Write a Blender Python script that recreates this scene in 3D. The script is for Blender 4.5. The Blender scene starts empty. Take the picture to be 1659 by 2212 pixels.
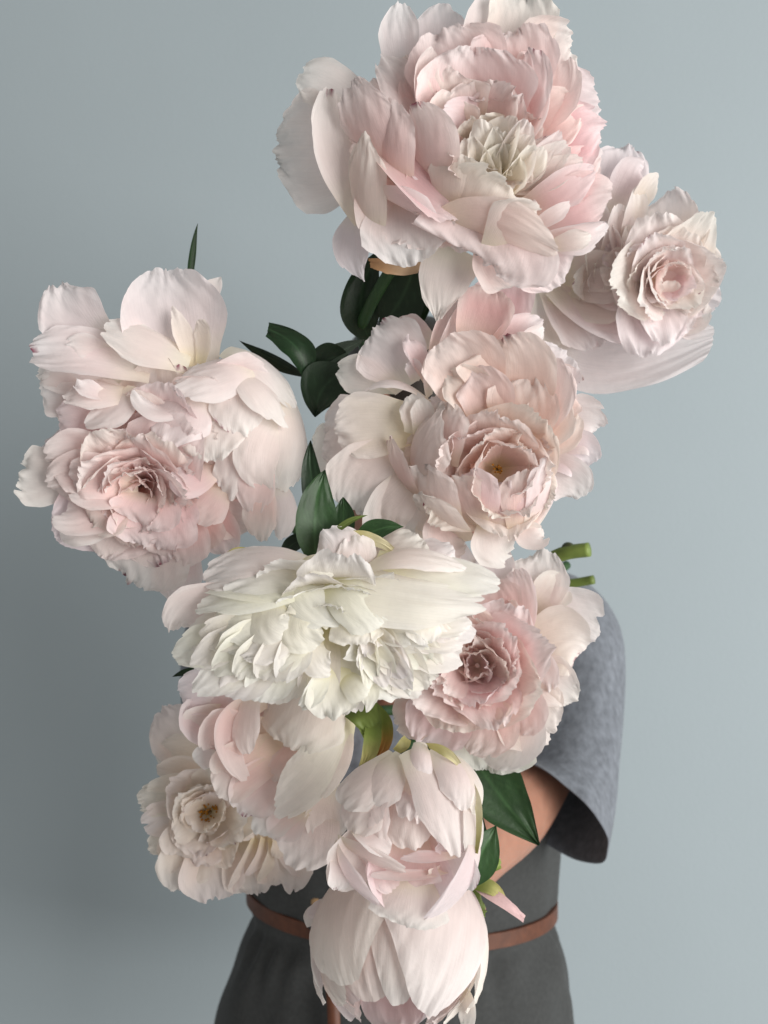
import bpy, bmesh, math, random
import numpy as np
from mathutils import Vector

scene = bpy.context.scene
C = scene.collection
R = math.radians

# ------------------------------------------------------------------ camera
FPX = 2285.0                     # focal length in units of a 1659 x 2212 picture
cam_d = bpy.data.cameras.new('camera'); cam = bpy.data.objects.new('camera', cam_d); C.objects.link(cam)
cam.rotation_euler = (R(90), 0, 0)
cam_d.sensor_fit = 'VERTICAL'; cam_d.sensor_height = 36.0
cam_d.lens = 36.0 * FPX / 2212.0
cam_d.clip_start = 0.02; cam_d.clip_end = 50
cam_d.dof.use_dof = True; cam_d.dof.focus_distance = 0.56; cam_d.dof.aperture_fstop = 10.5
scene.camera = cam

# ------------------------------------------------------------------ world, lamps, exposure
w = bpy.data.worlds.new('World'); scene.world = w; w.use_nodes = True
w.node_tree.nodes['Background'].inputs[0].default_value = (1.0, 0.975, 0.945, 1)
w.node_tree.nodes['Background'].inputs[1].default_value = 0.34

def area(name, loc, target, sx, sy, power, col):
    d = bpy.data.lights.new(name, 'AREA'); d.shape = 'RECTANGLE'; d.size = sx; d.size_y = sy
    d.energy = power; d.color = col
    o = bpy.data.objects.new(name, d); C.objects.link(o); o.location = loc
    o.rotation_euler = (Vector(target) - Vector(loc)).to_track_quat('-Z', 'Y').to_euler()
    return o
area('window_light', (2.45, -1.05, -0.02), (0.0, 0.9, -0.10), 2.7, 2.7, 154, (1.0, 0.975, 0.945))

vs = scene.view_settings
vs.view_transform = 'Standard'; vs.look = 'None'; vs.exposure = 0.0; vs.gamma = 1.0
vs.use_curve_mapping = False
scene.cycles.use_denoising = True
scene.cycles.max_bounces = 10
scene.cycles.transmission_bounces = 8
scene.cycles.diffuse_bounces = 6

# ------------------------------------------------------------------ materials
def mat(name):
    m = bpy.data.materials.new(name); m.use_nodes = True
    nt = m.node_tree; nt.nodes.clear()
    out = nt.nodes.new('ShaderNodeOutputMaterial')
    return m, nt, out
def nd(nt, t, **k):
    n = nt.nodes.new(t)
    for a, b in k.items():
        if a.startswith('_'): setattr(n, a[1:], b)
        else:
            n.inputs[a.replace('__', ' ')].default_value = b
    return n
def lk(nt, a, b): nt.links.new(a, b)

def petal_material(name, trans=0.46, rough=0.72):
    m, nt, out = mat(name)
    at_ = nd(nt, 'ShaderNodeAttribute'); at_.attribute_name = 'tint'
    uv = nd(nt, 'ShaderNodeUVMap'); uv.uv_map = 'uv'
    mp = nd(nt, 'ShaderNodeMapping'); mp.inputs['Scale'].default_value = (58, 1.5, 1)
    lk(nt, uv.outputs[0], mp.inputs[0])
    vein = nd(nt, 'ShaderNodeTexNoise', Scale=1.0, Detail=3.0, Roughness=0.6, Distortion=0.4)
    lk(nt, mp.outputs[0], vein.inputs['Vector'])
    tc = nd(nt, 'ShaderNodeTexCoord')
    blot = nd(nt, 'ShaderNodeTexNoise', Scale=55.0, Detail=3.0)
    lk(nt, tc.outputs['Object'], blot.inputs['Vector'])
    r1 = nd(nt, 'ShaderNodeMapRange'); r1.inputs[1].default_value = .3; r1.inputs[2].default_value = .7
    r1.inputs[3].default_value = .965; r1.inputs[4].default_value = 1.02
    lk(nt, vein.outputs[0], r1.inputs[0])
    r2 = nd(nt, 'ShaderNodeMapRange'); r2.inputs[1].default_value = .3; r2.inputs[2].default_value = .7
    r2.inputs[3].default_value = .95; r2.inputs[4].default_value = 1.04
    lk(nt, blot.outputs[0], r2.inputs[0])
    mu = nd(nt, 'ShaderNodeMath'); mu.operation = 'MULTIPLY'
    lk(nt, r1.outputs[0], mu.inputs[0]); lk(nt, r2.outputs[0], mu.inputs[1])
    vm = nd(nt, 'ShaderNodeVectorMath'); vm.operation = 'SCALE'
    lk(nt, at_.outputs['Color'], vm.inputs[0]); lk(nt, mu.outputs[0], vm.inputs['Scale'])
    # fine relief: veins along the petal and soft crumple
    cr = nd(nt, 'ShaderNodeTexNoise', Scale=190.0, Detail=5.0, Roughness=.6)
    lk(nt, tc.outputs['Object'], cr.inputs['Vector'])
    ad = nd(nt, 'ShaderNodeMath'); ad.operation = 'MULTIPLY_ADD'; ad.inputs[1].default_value = .55
    lk(nt, vein.outputs[0], ad.inputs[0]); lk(nt, cr.outputs[0], ad.inputs[2])
    bp = nd(nt, 'ShaderNodeBump', Strength=.28, Distance=.0012); lk(nt, ad.outputs[0], bp.inputs['Height'])
    p = nd(nt, 'ShaderNodeBsdfPrincipled', Roughness=rough)
    p.inputs['Specular IOR Level'].default_value = .12
    p.inputs['Sheen Weight'].default_value = .14
    lk(nt, vm.outputs[0], p.inputs['Base Color']); lk(nt, bp.outputs[0], p.inputs['Normal'])
    t = nd(nt, 'ShaderNodeBsdfTranslucent'); lk(nt, vm.outputs[0], t.inputs[0]); lk(nt, bp.outputs[0], t.inputs['Normal'])
    mx = nd(nt, 'ShaderNodeMixShader'); mx.inputs[0].default_value = trans
    lk(nt, p.outputs[0], mx.inputs[1]); lk(nt, t.outputs[0], mx.inputs[2]); lk(nt, mx.outputs[0], out.inputs[0])
    return m

def leaf_material(name, base, rough=.42, trans=.12):
    m, nt, out = mat(name)
    at_ = nd(nt, 'ShaderNodeAttribute'); at_.attribute_name = 'tint'
    tc = nd(nt, 'ShaderNodeTexCoord')
    no = nd(nt, 'ShaderNodeTexNoise', Scale=60.0, Detail=5.0); lk(nt, tc.outputs['Object'], no.inputs['Vector'])
    r1 = nd(nt, 'ShaderNodeMapRange'); r1.inputs[1].default_value = .3; r1.inputs[2].default_value = .7
    r1.inputs[3].default_value = .75; r1.inputs[4].default_value = 1.25; lk(nt, no.outputs[0], r1.inputs[0])
    vm = nd(nt, 'ShaderNodeVectorMath'); vm.operation = 'SCALE'
    lk(nt, at_.outputs['Color'], vm.inputs[0]); lk(nt, r1.outputs[0], vm.inputs['Scale'])
    fine = nd(nt, 'ShaderNodeTexNoise', Scale=420.0, Detail=3.0); lk(nt, tc.outputs['Object'], fine.inputs['Vector'])
    bp = nd(nt, 'ShaderNodeBump', Strength=.15, Distance=.001); lk(nt, fine.outputs[0], bp.inputs['Height'])
    p = nd(nt, 'ShaderNodeBsdfPrincipled', Roughness=rough); p.inputs['Specular IOR Level'].default_value = .35
    lk(nt, vm.outputs[0], p.inputs['Base Color']); lk(nt, bp.outputs[0], p.inputs['Normal'])
    t = nd(nt, 'ShaderNodeBsdfTranslucent'); lk(nt, vm.outputs[0], t.inputs[0])
    mx = nd(nt, 'ShaderNodeMixShader'); mx.inputs[0].default_value = trans
    lk(nt, p.outputs[0], mx.inputs[1]); lk(nt, t.outputs[0], mx.inputs[2]); lk(nt, mx.outputs[0], out.inputs[0])
    return m

def plain_material(name, col, rough=.8, scale=80, amount=.15, bump=.3, dist=.001, stretch=(1, 1, 1), sss=0, spec=.3, sheen=0):
    m, nt, out = mat(name)
    tc = nd(nt, 'ShaderNodeTexCoord'); mp = nd(nt, 'ShaderNodeMapping'); mp.inputs['Scale'].default_value = stretch
    lk(nt, tc.outputs['Object'], mp.inputs[0])
    no = nd(nt, 'ShaderNodeTexNoise', Scale=scale, Detail=6.0, Roughness=.6); lk(nt, mp.outputs[0], no.inputs['Vector'])
    r1 = nd(nt, 'ShaderNodeMapRange'); r1.inputs[1].default_value = .25; r1.inputs[2].default_value = .75
    r1.inputs[3].default_value = 1 - amount; r1.inputs[4].default_value = 1 + amount; lk(nt, no.outputs[0], r1.inputs[0])
    vm = nd(nt, 'ShaderNodeVectorMath'); vm.operation = 'SCALE'; vm.inputs[0].default_value = col
    lk(nt, r1.outputs[0], vm.inputs['Scale'])
    bp = nd(nt, 'ShaderNodeBump', Strength=bump, Distance=dist); lk(nt, no.outputs[0], bp.inputs['Height'])
    p = nd(nt, 'ShaderNodeBsdfPrincipled', Roughness=rough); p.inputs['Specular IOR Level'].default_value = spec
    p.inputs['Sheen Weight'].default_value = sheen
    if sss:
        p.inputs['Subsurface Weight'].default_value = sss; p.inputs['Subsurface Radius'].default_value = (1, .35, .2)
        p.inputs['Subsurface Scale'].default_value = .006
    lk(nt, vm.outputs[0], p.inputs['Base Color']); lk(nt, bp.outputs[0], p.inputs['Normal'])
    lk(nt, p.outputs[0], out.inputs[0])
    return m

M_wall = plain_material('painted_wall', (.352, .412, .440), .75, 3.0, .02, .25, .002, spec=.25)
_nt = M_wall.node_tree
_tc = nd(_nt, 'ShaderNodeTexCoord'); _n = nd(_nt, 'ShaderNodeTexNoise', Scale=260.0, Detail=4.0)
lk(_nt, _tc.outputs['Object'], _n.inputs['Vector'])
_b = [n for n in _nt.nodes if n.type == 'BUMP'][0]; lk(_nt, _n.outputs[0], _b.inputs['Height'])
_b.inputs['Strength'].default_value = .22; _b.inputs['Distance'].default_value = .0012
M_petal = petal_material('peony_petal')
M_leaf = leaf_material('peony_leaf', None)
M_sepal = leaf_material('peony_sepal', None, .5, .25)
M_stem = leaf_material('peony_stem', None, .45, 0.0)
M_shirt = plain_material('grey_jersey', (.165, .182, .208), .9, 170, .34, .35, .0008, (1, 1, .6), sheen=.12, spec=.15)
M_apron = plain_material('charcoal_canvas', (.049, .052, .052), .85, 240, .18, .3, .0006, sheen=.08, spec=.2)
M_leather = plain_material('brown_leather', (.105, .036, .017), .5, 120, .3, .3, .0006, spec=.4)
M_brass = plain_material('pale_wood_bead', (.42, .27, .14), .45, 90, .2, .1)
M_skin = plain_material('skin', (.37, .19, .132), .5, 90, .1, .15, .0006, sss=.25)
M_hair = plain_material('dark_hair', (.02, .014, .01), .5, 300, .3, .4, .001, (1, 1, .08))

# ------------------------------------------------------------------ helpers
def at(x, y, d):
    return np.array([(x - 829.5) * d / FPX, d, (1106 - y) * d / FPX])

def mesh_obj(name, verts, faces, m, parent=None, smooth=True, tint=None, uv=None, loc=None):
    me = bpy.data.meshes.new(name)
    me.from_pydata([tuple(v) for v in verts] if not isinstance(verts, np.ndarray) else verts.tolist(), [], faces)
    if smooth: me.polygons.foreach_set('use_smooth', np.ones(len(me.polygons), dtype=bool))
    if tint is not None:
        a = me.attributes.new('tint', 'FLOAT_COLOR', 'POINT')
        t = np.ones((len(verts), 4), dtype=np.float32); t[:, :3] = tint
        a.data.foreach_set('color', t.ravel())
    if uv is not None:
        l = me.uv_layers.new(name='uv')
        idx = np.empty(len(me.loops), dtype=np.int32); me.loops.foreach_get('vertex_index', idx)
        l.data.foreach_set('uv', uv[idx].astype(np.float32).ravel())
    me.materials.append(m)
    o = bpy.data.objects.new(name, me); C.objects.link(o)
    if parent is not None: o.parent = parent
    if loc is not None: o.location = loc
    return o

def tag(o, label, cat, group=None):
    o['label'] = label; o['category'] = cat
    if group: o['group'] = group

_grid = {}
def grid_faces(nu, nv, wrap=False):
    k = (nu, nv, wrap)
    if k not in _grid:
        f = []
        for j in range(nv - 1):
            for i in range(nu if wrap else nu - 1):
                a = j * nu + i; b = j * nu + (i + 1) % nu
                f.append((a, b, b + nu, a + nu))
        _grid[k] = f
    return _grid[k]

def norm(a):
    a = np.asarray(a, float)
    return a / (np.linalg.norm(a, axis=-1, keepdims=True) + 1e-12)

def smooth(a, b, x):
    t = np.clip((x - a) / (b - a), 0, 1); return t * t * (3 - 2 * t)

# ------------------------------------------------------------------ the setting: one painted wall
WALL_Y = 1.42
nx = 40
v = []
for j in range(nx + 1):
    for i in range(nx + 1):
        x = -2.4 + 4.8 * i / nx; z = -2.0 + 4.0 * j / nx
        v.append((x, WALL_Y + .0015 * math.sin(x * 2.3 + 1) * math.cos(z * 1.7), z))
wall = mesh_obj('wall', np.array(v), grid_faces(nx + 1, nx + 1), M_wall)
wall['kind'] = 'structure'; wall['label'] = 'smooth pale blue grey painted wall behind the person'
# ------------------------------------------------------------------ the person holding the bouquet
BY = 1.02                                            # distance of the body
def skin_body():
    V, E, RD = [], [], []
    def add(p, r, prev=None):
        V.append(tuple(p)); RD.append(r if isinstance(r, tuple) else (r, r))
        if prev is not None: E.append((prev, len(V) - 1))
        return len(V) - 1
    pel = add(at(860, 2190, BY), (.135, .09)); 
    wai = add(at(868, 1985, BY), (.115, .085), pel); rib = add(at(868, 1740, BY), (.125, .095), wai)
    che = add(at(868, 1480, BY), (.14, .10), rib); nb = add(at(868, 1290, BY + .01), (.07, .06), che)
    nk = add(at(872, 1205, BY), .05, nb)
    jaw = add(at(880, 1120, BY - .03), (.058, .066), nk); sk = add(at(885, 930, BY), (.072, .09), jaw)
    cr = add(at(885, 800, BY + .005), (.068, .082), sk); add(at(885, 735, BY + .01), .04, cr)
    for sx in (1, -1):
        X = lambda x: 868 + sx * (x - 868)
        sh = add(at(X(1190), 1345, BY), .052, che)
        if sx > 0: el = at(1122, 1715, .925); wr = at(1000, 1862, .80); hd = at(955, 1885, .76)
        else: el = at(520, 1720, .97); wr = at(640, 1540, .87); hd = at(720, 1470, .82)
        mid = add(at(1222, 1540, .985) if sx > 0 else (np.array(V[sh]) + el) / 2, .036, sh)
        e = add(el, .040, mid); fm = add(el * .62 + wr * .38, .040, e); w_ = add(wr, .027, fm); h_ = add(hd, (.036, .017), w_)
        dr = norm(hd - wr); up = norm(np.cross(dr, (0, 1, .2))); fw = norm(np.cross(up, dr))
        for k in range(4):
            o = up * (.027 - .018 * k); ln = (.072, .08, .076, .06)[k]
            a = add(hd + dr * .035 + o, .0095, h_); b = add(hd + dr * (.035 + ln * .45) + o * 1.02 - fw * .006, .0085, a)
            c = add(hd + dr * (.035 + ln * .7) + o - fw * .028, .0078, b); add(hd + dr * (.03 + ln * .6) + o - fw * .048, .007, c)
        a = add(hd - dr * .015 + up * .036 - fw * .008, .0115, h_); b = add(hd + dr * .015 + up * .058 - fw * .022, .0098, a)
        add(hd + dr * .04 + up * .056 - fw * .04, .0085, b)
    me = bpy.data.meshes.new('person'); me.from_pydata(V, E, [])
    o = bpy.data.objects.new('person', me); C.objects.link(o); me.materials.append(M_skin)
    md = o.modifiers.new('skin', 'SKIN'); md.use_smooth_shade = True
    for i, r in enumerate(RD):
        me.skin_vertices[0].data[i].radius = r
    me.skin_vertices[0].data[0].use_root = True
    o.modifiers.new('sub', 'SUBSURF').levels = 2; o.modifiers['sub'].render_levels = 2
    return o
person = skin_body()
tag(person, 'person in a grey shirt and dark apron, face hidden behind the bouquet they hold', 'person')

def loft(name, rings, n, m, parent, wrink=None, thick=.002, closed=True):
    """rings: list of (centre, axis u, axis w) in metres; a tube of cloth"""
    V = []
    a = np.linspace(0, 2 * np.pi, n, endpoint=False)
    for j, (c, u, w_) in enumerate(rings):
        for i in range(n):
            d = np.cos(a[i]) * u + np.sin(a[i]) * w_
            k = 1 + (wrink(a[i], j / (len(rings) - 1)) if wrink else 0)
            V.append(c + d * k)
    o = mesh_obj(name, np.array(V), grid_faces(n, len(rings), True), m, parent)
    if thick:
        s_ = o.modifiers.new('cloth', 'SOLIDIFY'); s_.thickness = thick; s_.offset = -1
    o.modifiers.new('sub', 'SUBSURF').levels = 1; o.modifiers['sub'].render_levels = 1
    return o

def resample(rows, n):
    rows = np.array(rows, float); t = np.linspace(0, 1, len(rows)); q = np.linspace(0, 1, n)
    # smooth (Catmull-Rom) interpolation of every column
    out = []
    for x in q:
        i = min(int(x * (len(rows) - 1)), len(rows) - 2); f = x * (len(rows) - 1) - i
        p0 = rows[max(i - 1, 0)]; p1 = rows[i]; p2 = rows[i + 1]; p3 = rows[min(i + 2, len(rows) - 1)]
        out.append(.5 * (2 * p1 + (p2 - p0) * f + (2 * p0 - 5 * p1 + 4 * p2 - p3) * f * f + (3 * p1 - p0 - 3 * p2 + p3) * f ** 3))
    return np.array(out)

S1 = BY / FPX
# shirt body: y, centre x, half width (picture units at the body's distance), half depth in metres
rows = resample([(1215, 872, 120, .060), (1245, 870, 190, .075), (1300, 868, 330, .090), (1400, 868, 385, .105), (1560, 868, 372, .112),
                 (1700, 868, 345, .108), (1800, 868, 310, .096), (1890, 868, 290, .085)], 30)
rings = [(at(r[1], r[0], BY), np.array([r[2] * S1, 0, 0]), np.array([0, r[3], 0])) for r in rows]
shirt = loft('t_shirt', rings, 72, M_shirt, person,
             lambda a, t: .012 * math.sin(3 * a + 9 * t) + .010 * math.sin(7 * a - 14 * t + 1) * t)

def sleeve(sx):
    X = lambda x: 868 + sx * (x - 868)
    #            x     y     z(m towards viewer)  dir x, y, z      ra(px)  rb(m)
    rows = resample([(1120, 1322, 0.0, 1, .25, 0, 92, .060), (1190, 1336, .0, .85, .5, 0, 104, .066), (1228, 1385, .008, .45, .9, 0, 108, .068),
                     (1236, 1460, .018, .08, 1, .06, 107, .068), (1232, 1560, .038, -.03, 1, .14, 107, .066), (1216, 1650, .068, -.22, 1, .24, 113, .064),
                     (1200, 1705, .090, -.50, .85, .36, 129, .064), (1183, 1752, .105, -.68, .62, .50, 150, .064)], 30)
    rg = []
    for r in rows:
        c = at(X(r[0]), r[1], BY - r[2])
        t = norm(np.array([sx * r[3], -r[5], -r[4]]))          # x, y(depth), z(up)
        u = norm(np.cross(t, (0, 1, 0))); u = u if u[0] * sx > 0 or abs(u[0]) < .2 else -u
        if u @ np.array([sx * 1.0, 0, .4]) < 0: u = -u
        w_ = norm(np.cross(u, t))
        if w_[1] < 0: w_ = -w_
        rg.append((c, u * r[6] * (BY - r[2]) / FPX, w_ * r[7]))
    def wr(a, t):
        return (.022 * math.sin(2 * a + 7 * t) + .016 * math.sin(5 * a - 11 * t) + .012 * math.sin(9 * a + 16 * t)) * (.25 + t) * .8
    return loft('sleeve', rg, 72, M_shirt, person, wr, .0014)
for sx in (1, -1):
    s_ = sleeve(sx)
    s_.parent = shirt
# apron / dress: flares under the belt
rows = resample([(1690, 868, 338, .120), (1800, 868, 336, .118), (1900, 868, 330, .114), (1945, 868, 322, .110), (1978, 868, 316, .107), (2010, 866, 330, .112),
                 (2060, 864, 350, .119), (2130, 858, 370, .127), (2212, 853, 384, .134), (2320, 850, 398, .14), (2480, 848, 412, .146)], 60)
rings = [(at(r[1], r[0], BY), np.array([r[2] * S1, 0, 0]), np.array([0, r[3], 0])) for r in rows]
def gather(a, t):
    b = math.exp(-((t - .50) / .10) ** 2); q_ = 1 - .9 * math.exp(-((t - .37) / .07) ** 2)
    return .020 * b * math.sin(23 * a + 3 * math.sin(5 * a)) + q_ * (.009 * math.sin(6 * a + 8 * t) + .008 * math.sin(13 * a - 9 * t + 2 * math.sin(3 * a)) + .005 * math.sin(9 * a + 31 * t))
apron = loft('apron', rings, 180, M_apron, person, gather, .0015)
tilt = lambda a: 0
# leather belt, its left side a little higher
V = []; n = 120; prof = [(-16, .001), (-16, .0064), (-15, .0070), (15, .0070), (16, .0064), (16, .001)]
for dy, ex in prof:
    for i in range(n):
        a = 2 * math.pi * i / n
        c = at(868 , 1936 + dy + 16 * math.cos(a), BY)
        V.append(c + np.array([math.cos(a) * (319 * S1 + ex), math.sin(a) * (.109 + ex), 0]))
belt = mesh_obj('belt', np.array(V), grid_faces(n, len(prof), True), M_leather, person, smooth=False)
def ball(name, c, r, m, parent, squash=(1, 1, 1)):
    bm = bmesh.new(); bmesh.ops.create_uvsphere(bm, u_segments=20, v_segments=12, radius=r)
    for v_ in bm.verts: v_.co = Vector((v_.co.x * squash[0], v_.co.y * squash[1], v_.co.z * squash[2]))
    me = bpy.data.meshes.new(name); bm.to_mesh(me); bm.free()
    me.polygons.foreach_set('use_smooth', np.ones(len(me.polygons), dtype=bool)); me.materials.append(m)
    o = bpy.data.objects.new(name, me); C.objects.link(o); o.location = c; o.parent = parent
    return o
ball('belt_stud', at(690, 1947, .921), .0068, M_brass, belt, (1.15, .7, .85))
# hanging tie of the belt
V = []; rows_ = [(688, 1975, .918), (700, 2040, .906), (712, 2100, .900), (719, 2160, .895), (722, 2230, .891), (724, 2330, .888)]
rows_ = resample(rows_, 16)
for x, y, d in rows_:
    for dx, dd in ((-14, 0), (-13, -.0022), (13, -.0022), (14, 0)):
        V.append(at(x + dx, y, d + dd))
strap = mesh_obj('belt_tie', np.array(V), grid_faces(4, 16, True), M_leather, belt)
# hair: cap round the skull, hidden behind the flowers
rows = resample([(690, 885, 8, .01), (705, 885, 90, .06), (760, 885, 145, .095), (860, 885, 172, .112), (980, 885, 172, .110), (1090, 885, 150, .085), (1160, 880, 120, .06)], 22)
rings = [(at(r[1], r[0], BY + .035), np.array([r[2] * S1, 0, 0]), np.array([0, r[3], 0])) for r in rows]
loft('hair', rings, 48, M_hair, person, lambda a, t: .03 * math.sin(11 * a) * math.sin(9 * a + 4), 0)

# ------------------------------------------------------------------ petals
class Pal:
    def __init__(s, base, mid, edge, mid_at=.45, fleck=.0, inner=None):
        s.base = np.array(base); s.mid = np.array(mid); s.edge = np.array(edge)
        s.mid_at = mid_at; s.fleck = fleck
FLECK = np.array((.22, .015, .06))

def wobble(rng, x, f0, n=4, gain=.6):
    """sum of sines: smooth random curve over x (array), base frequency f0"""
    y = 0; a = 1.0; tot = 0
    for k in range(n):
        f = f0 * (1.7 ** k) * rng.uniform(.8, 1.25)
        y = y + a * np.sin(f * x + rng.uniform(0, 6.28)); tot += a; a *= gain
    return y / tot

def petal_sheet(curve, nrm, hw, rng, pal, cup=.5, ruf=.085, fringe=.011, notch=.035, tip=.33, pleat=.010,
                basew=.5, peak=.6, topw=.84, roll=0., point=0., twist=0., crumple=.022, dark=0., res=None):
    """curve (m,3) centre line, nrm (m,3) inner side, hw half width, all in picture units; returns verts, tint, uv"""
    L = np.linalg.norm(np.diff(curve, axis=0), axis=1).sum()
    if res is None:
        nu = int(np.clip(hw / 2.6 + 12, 17, 57)); nv = int(np.clip(L / 10 + 8, 12, 30))
    else: nu, nv = res
    u = np.linspace(-1, 1, nu); v = np.linspace(0, 1, nv)
    U, V = np.meshgrid(u, v)
    # length of each column: rounded top with frilly, notched edge
    top = 1 - tip * np.abs(u) ** 2.4 - point * (np.abs(u) ** 1.1)
    sk = .09 * rng.uniform(-1, 1) * (fringe > 0); top = top * (1 - sk * u) - .10 * rng.uniform(-1, 1) * (fringe > 0) * (u * u - .3)
    top = top + notch * wobble(rng, u, 3.0, 3) * .8
    if notch > .02:
        for _ in range(rng.integers(1, 4)):
            top -= notch * rng.uniform(.4, 1.6) * np.exp(-((u - rng.uniform(-.8, .8)) / rng.uniform(.04, .11)) ** 2)
    top = top + fringe * (wobble(rng, u, 16, 4, .8) + .5 * np.abs(wobble(rng, u, 30, 2))) + fringe * .5 * rng.uniform(-1, 1, nu)
    VV = V * top[None, :]
    VV = np.clip(VV, 0, 1.12)
    # width profile
    t = VV
    prof = np.where(t < peak, basew + (1 - basew) * np.sin(np.clip(t / peak, 0, 1) * np.pi / 2) ** 1.25,
                    topw + (1 - topw) * np.cos(np.clip((t - peak) / (1 - peak), 0, 1.2) * np.pi / 2))
    side_w = 1 + .05 * wobble(rng, VV[:, 0] * 2, 4, 3)[:, None] * np.sign(U)
    half = hw * prof * side_w
    # centre line interpolation
    s = np.linspace(0, 1, len(curve))
    def ip(a):
        tt = np.clip(VV, 0, 1)
        r = np.stack([np.interp(tt, s, a[:, k]) for k in range(3)], -1)
        ex = (VV - tt)[..., None]
        return r, ex
    P, ex = ip(curve)
    tan_end = norm(curve[-1] - curve[-2])
    P = P + ex * tan_end * L
    T = norm(np.gradient(curve, axis=0)); T_, _ = ip(T); T_ = norm(T_)
    N_, _ = ip(nrm)
    N_ = norm(N_ - (N_ * T_).sum(-1, keepdims=True) * T_)
    S_ = np.cross(T_, N_)
    if twist:
        a = twist * VV; S2 = S_ * np.cos(a)[..., None] + N_ * np.sin(a)[..., None]
        N_ = -S_ * np.sin(a)[..., None] + N_ * np.cos(a)[..., None]; S_ = S2
    c = np.maximum(cup * (.45 + .55 * np.sin(np.clip(VV, 0, 1) * np.pi * .75 + .25)), 1e-3) if cup >= 0 else np.minimum(cup * np.ones_like(VV), -1e-3)
    # the arc in width; sides roll back near the top
    xs = np.sin(c * U) / c; zs = (1 - np.cos(c * U)) / c
    off = half * zs
    e = np.maximum(smooth(.55, 1.0, np.abs(U)), smooth(.68, 1.0, V))          # nearness to the free edge
    q = smooth(.25, .9, VV)
    per = np.arctan2(U, 1.25 - VV)                                             # runs along the free edge
    ru = wobble(rng, per, 5.5, 4, .62) + .5 * wobble(rng, per * 2.2 + VV, 9, 3)
    ruf = ruf * rng.uniform(.6, 1.35)
    off = off + hw * ruf * ru * q * (.10 + .95 * e ** 2)
    off = off + hw * ruf * .42 * wobble(rng, per, 27, 3, .8) * q * e ** 2.5
    off = off + min(hw, 60) * ruf * 1.5 * wobble(rng, per, 2.6, 2) * q * e ** 2
    off = off + hw * crumple * 2.2 * wobble(rng, U * 2.0 + VV * 1.2, 2.4, 3) * q
    off = off + hw * crumple * wobble(rng, U * 3.1 - VV * 2.7, 5.0, 3) * q
    if pleat: off = off + hw * pleat * wobble(rng, U + .15 * wobble(rng, VV, 5, 2), 15, 3, .7) * smooth(.3, .9, VV) * (.2 + .8 * e)
    if roll: # rolled rim: turn the rim backward (roll>0 away from the inner side) around the width direction
        k = smooth(.72, 1.0, V) * (.75 + .35 * wobble(rng, U, 2.5, 2))
        off = off - roll * hw * .55 * k ** 1.5
        P = P - T_ * (np.abs(roll) * hw * .35 * k ** 2.2)[..., None]
    X = P + S_ * (half * xs)[..., None] + N_ * off[..., None]
    # own colour of the petal: base -> blush -> pale rim
    b = smooth(0, pal.mid_at, VV)[..., None]
    col = pal.base * (1 - b) + pal.mid * b
    ee = np.maximum(smooth(pal.mid_at, 1.0, VV), .8 * smooth(.5, 1.0, np.abs(U)) * smooth(.2, .6, VV))[..., None]
    col = col * (1 - ee) + pal.edge * ee
    col = col * (1 + rng.uniform(-.03, .03)) * (1 + np.array([0, rng.uniform(-.02, .03), rng.uniform(-.03, .03)]))
    col = col * (1 - dark)
    if pal.fleck and rng.random() < pal.fleck:
        c0 = rng.uniform(-.7, .7); wd = rng.uniform(.12, .3)
        k = np.exp(-((U - c0) / wd) ** 4) * smooth(.93, .99, V) * (wobble(rng, U, 34, 2) > -.1)
        col = col * (1 - k[..., None]) + FLECK * k[..., None]
    uv = np.stack([U * .5 + .5 + rng.uniform(0, 40), VV], -1)
    return X.reshape(-1, 3), np.clip(col.reshape(-1, 3), 0, .93), uv.reshape(-1, 2), (nu, nv)

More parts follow.
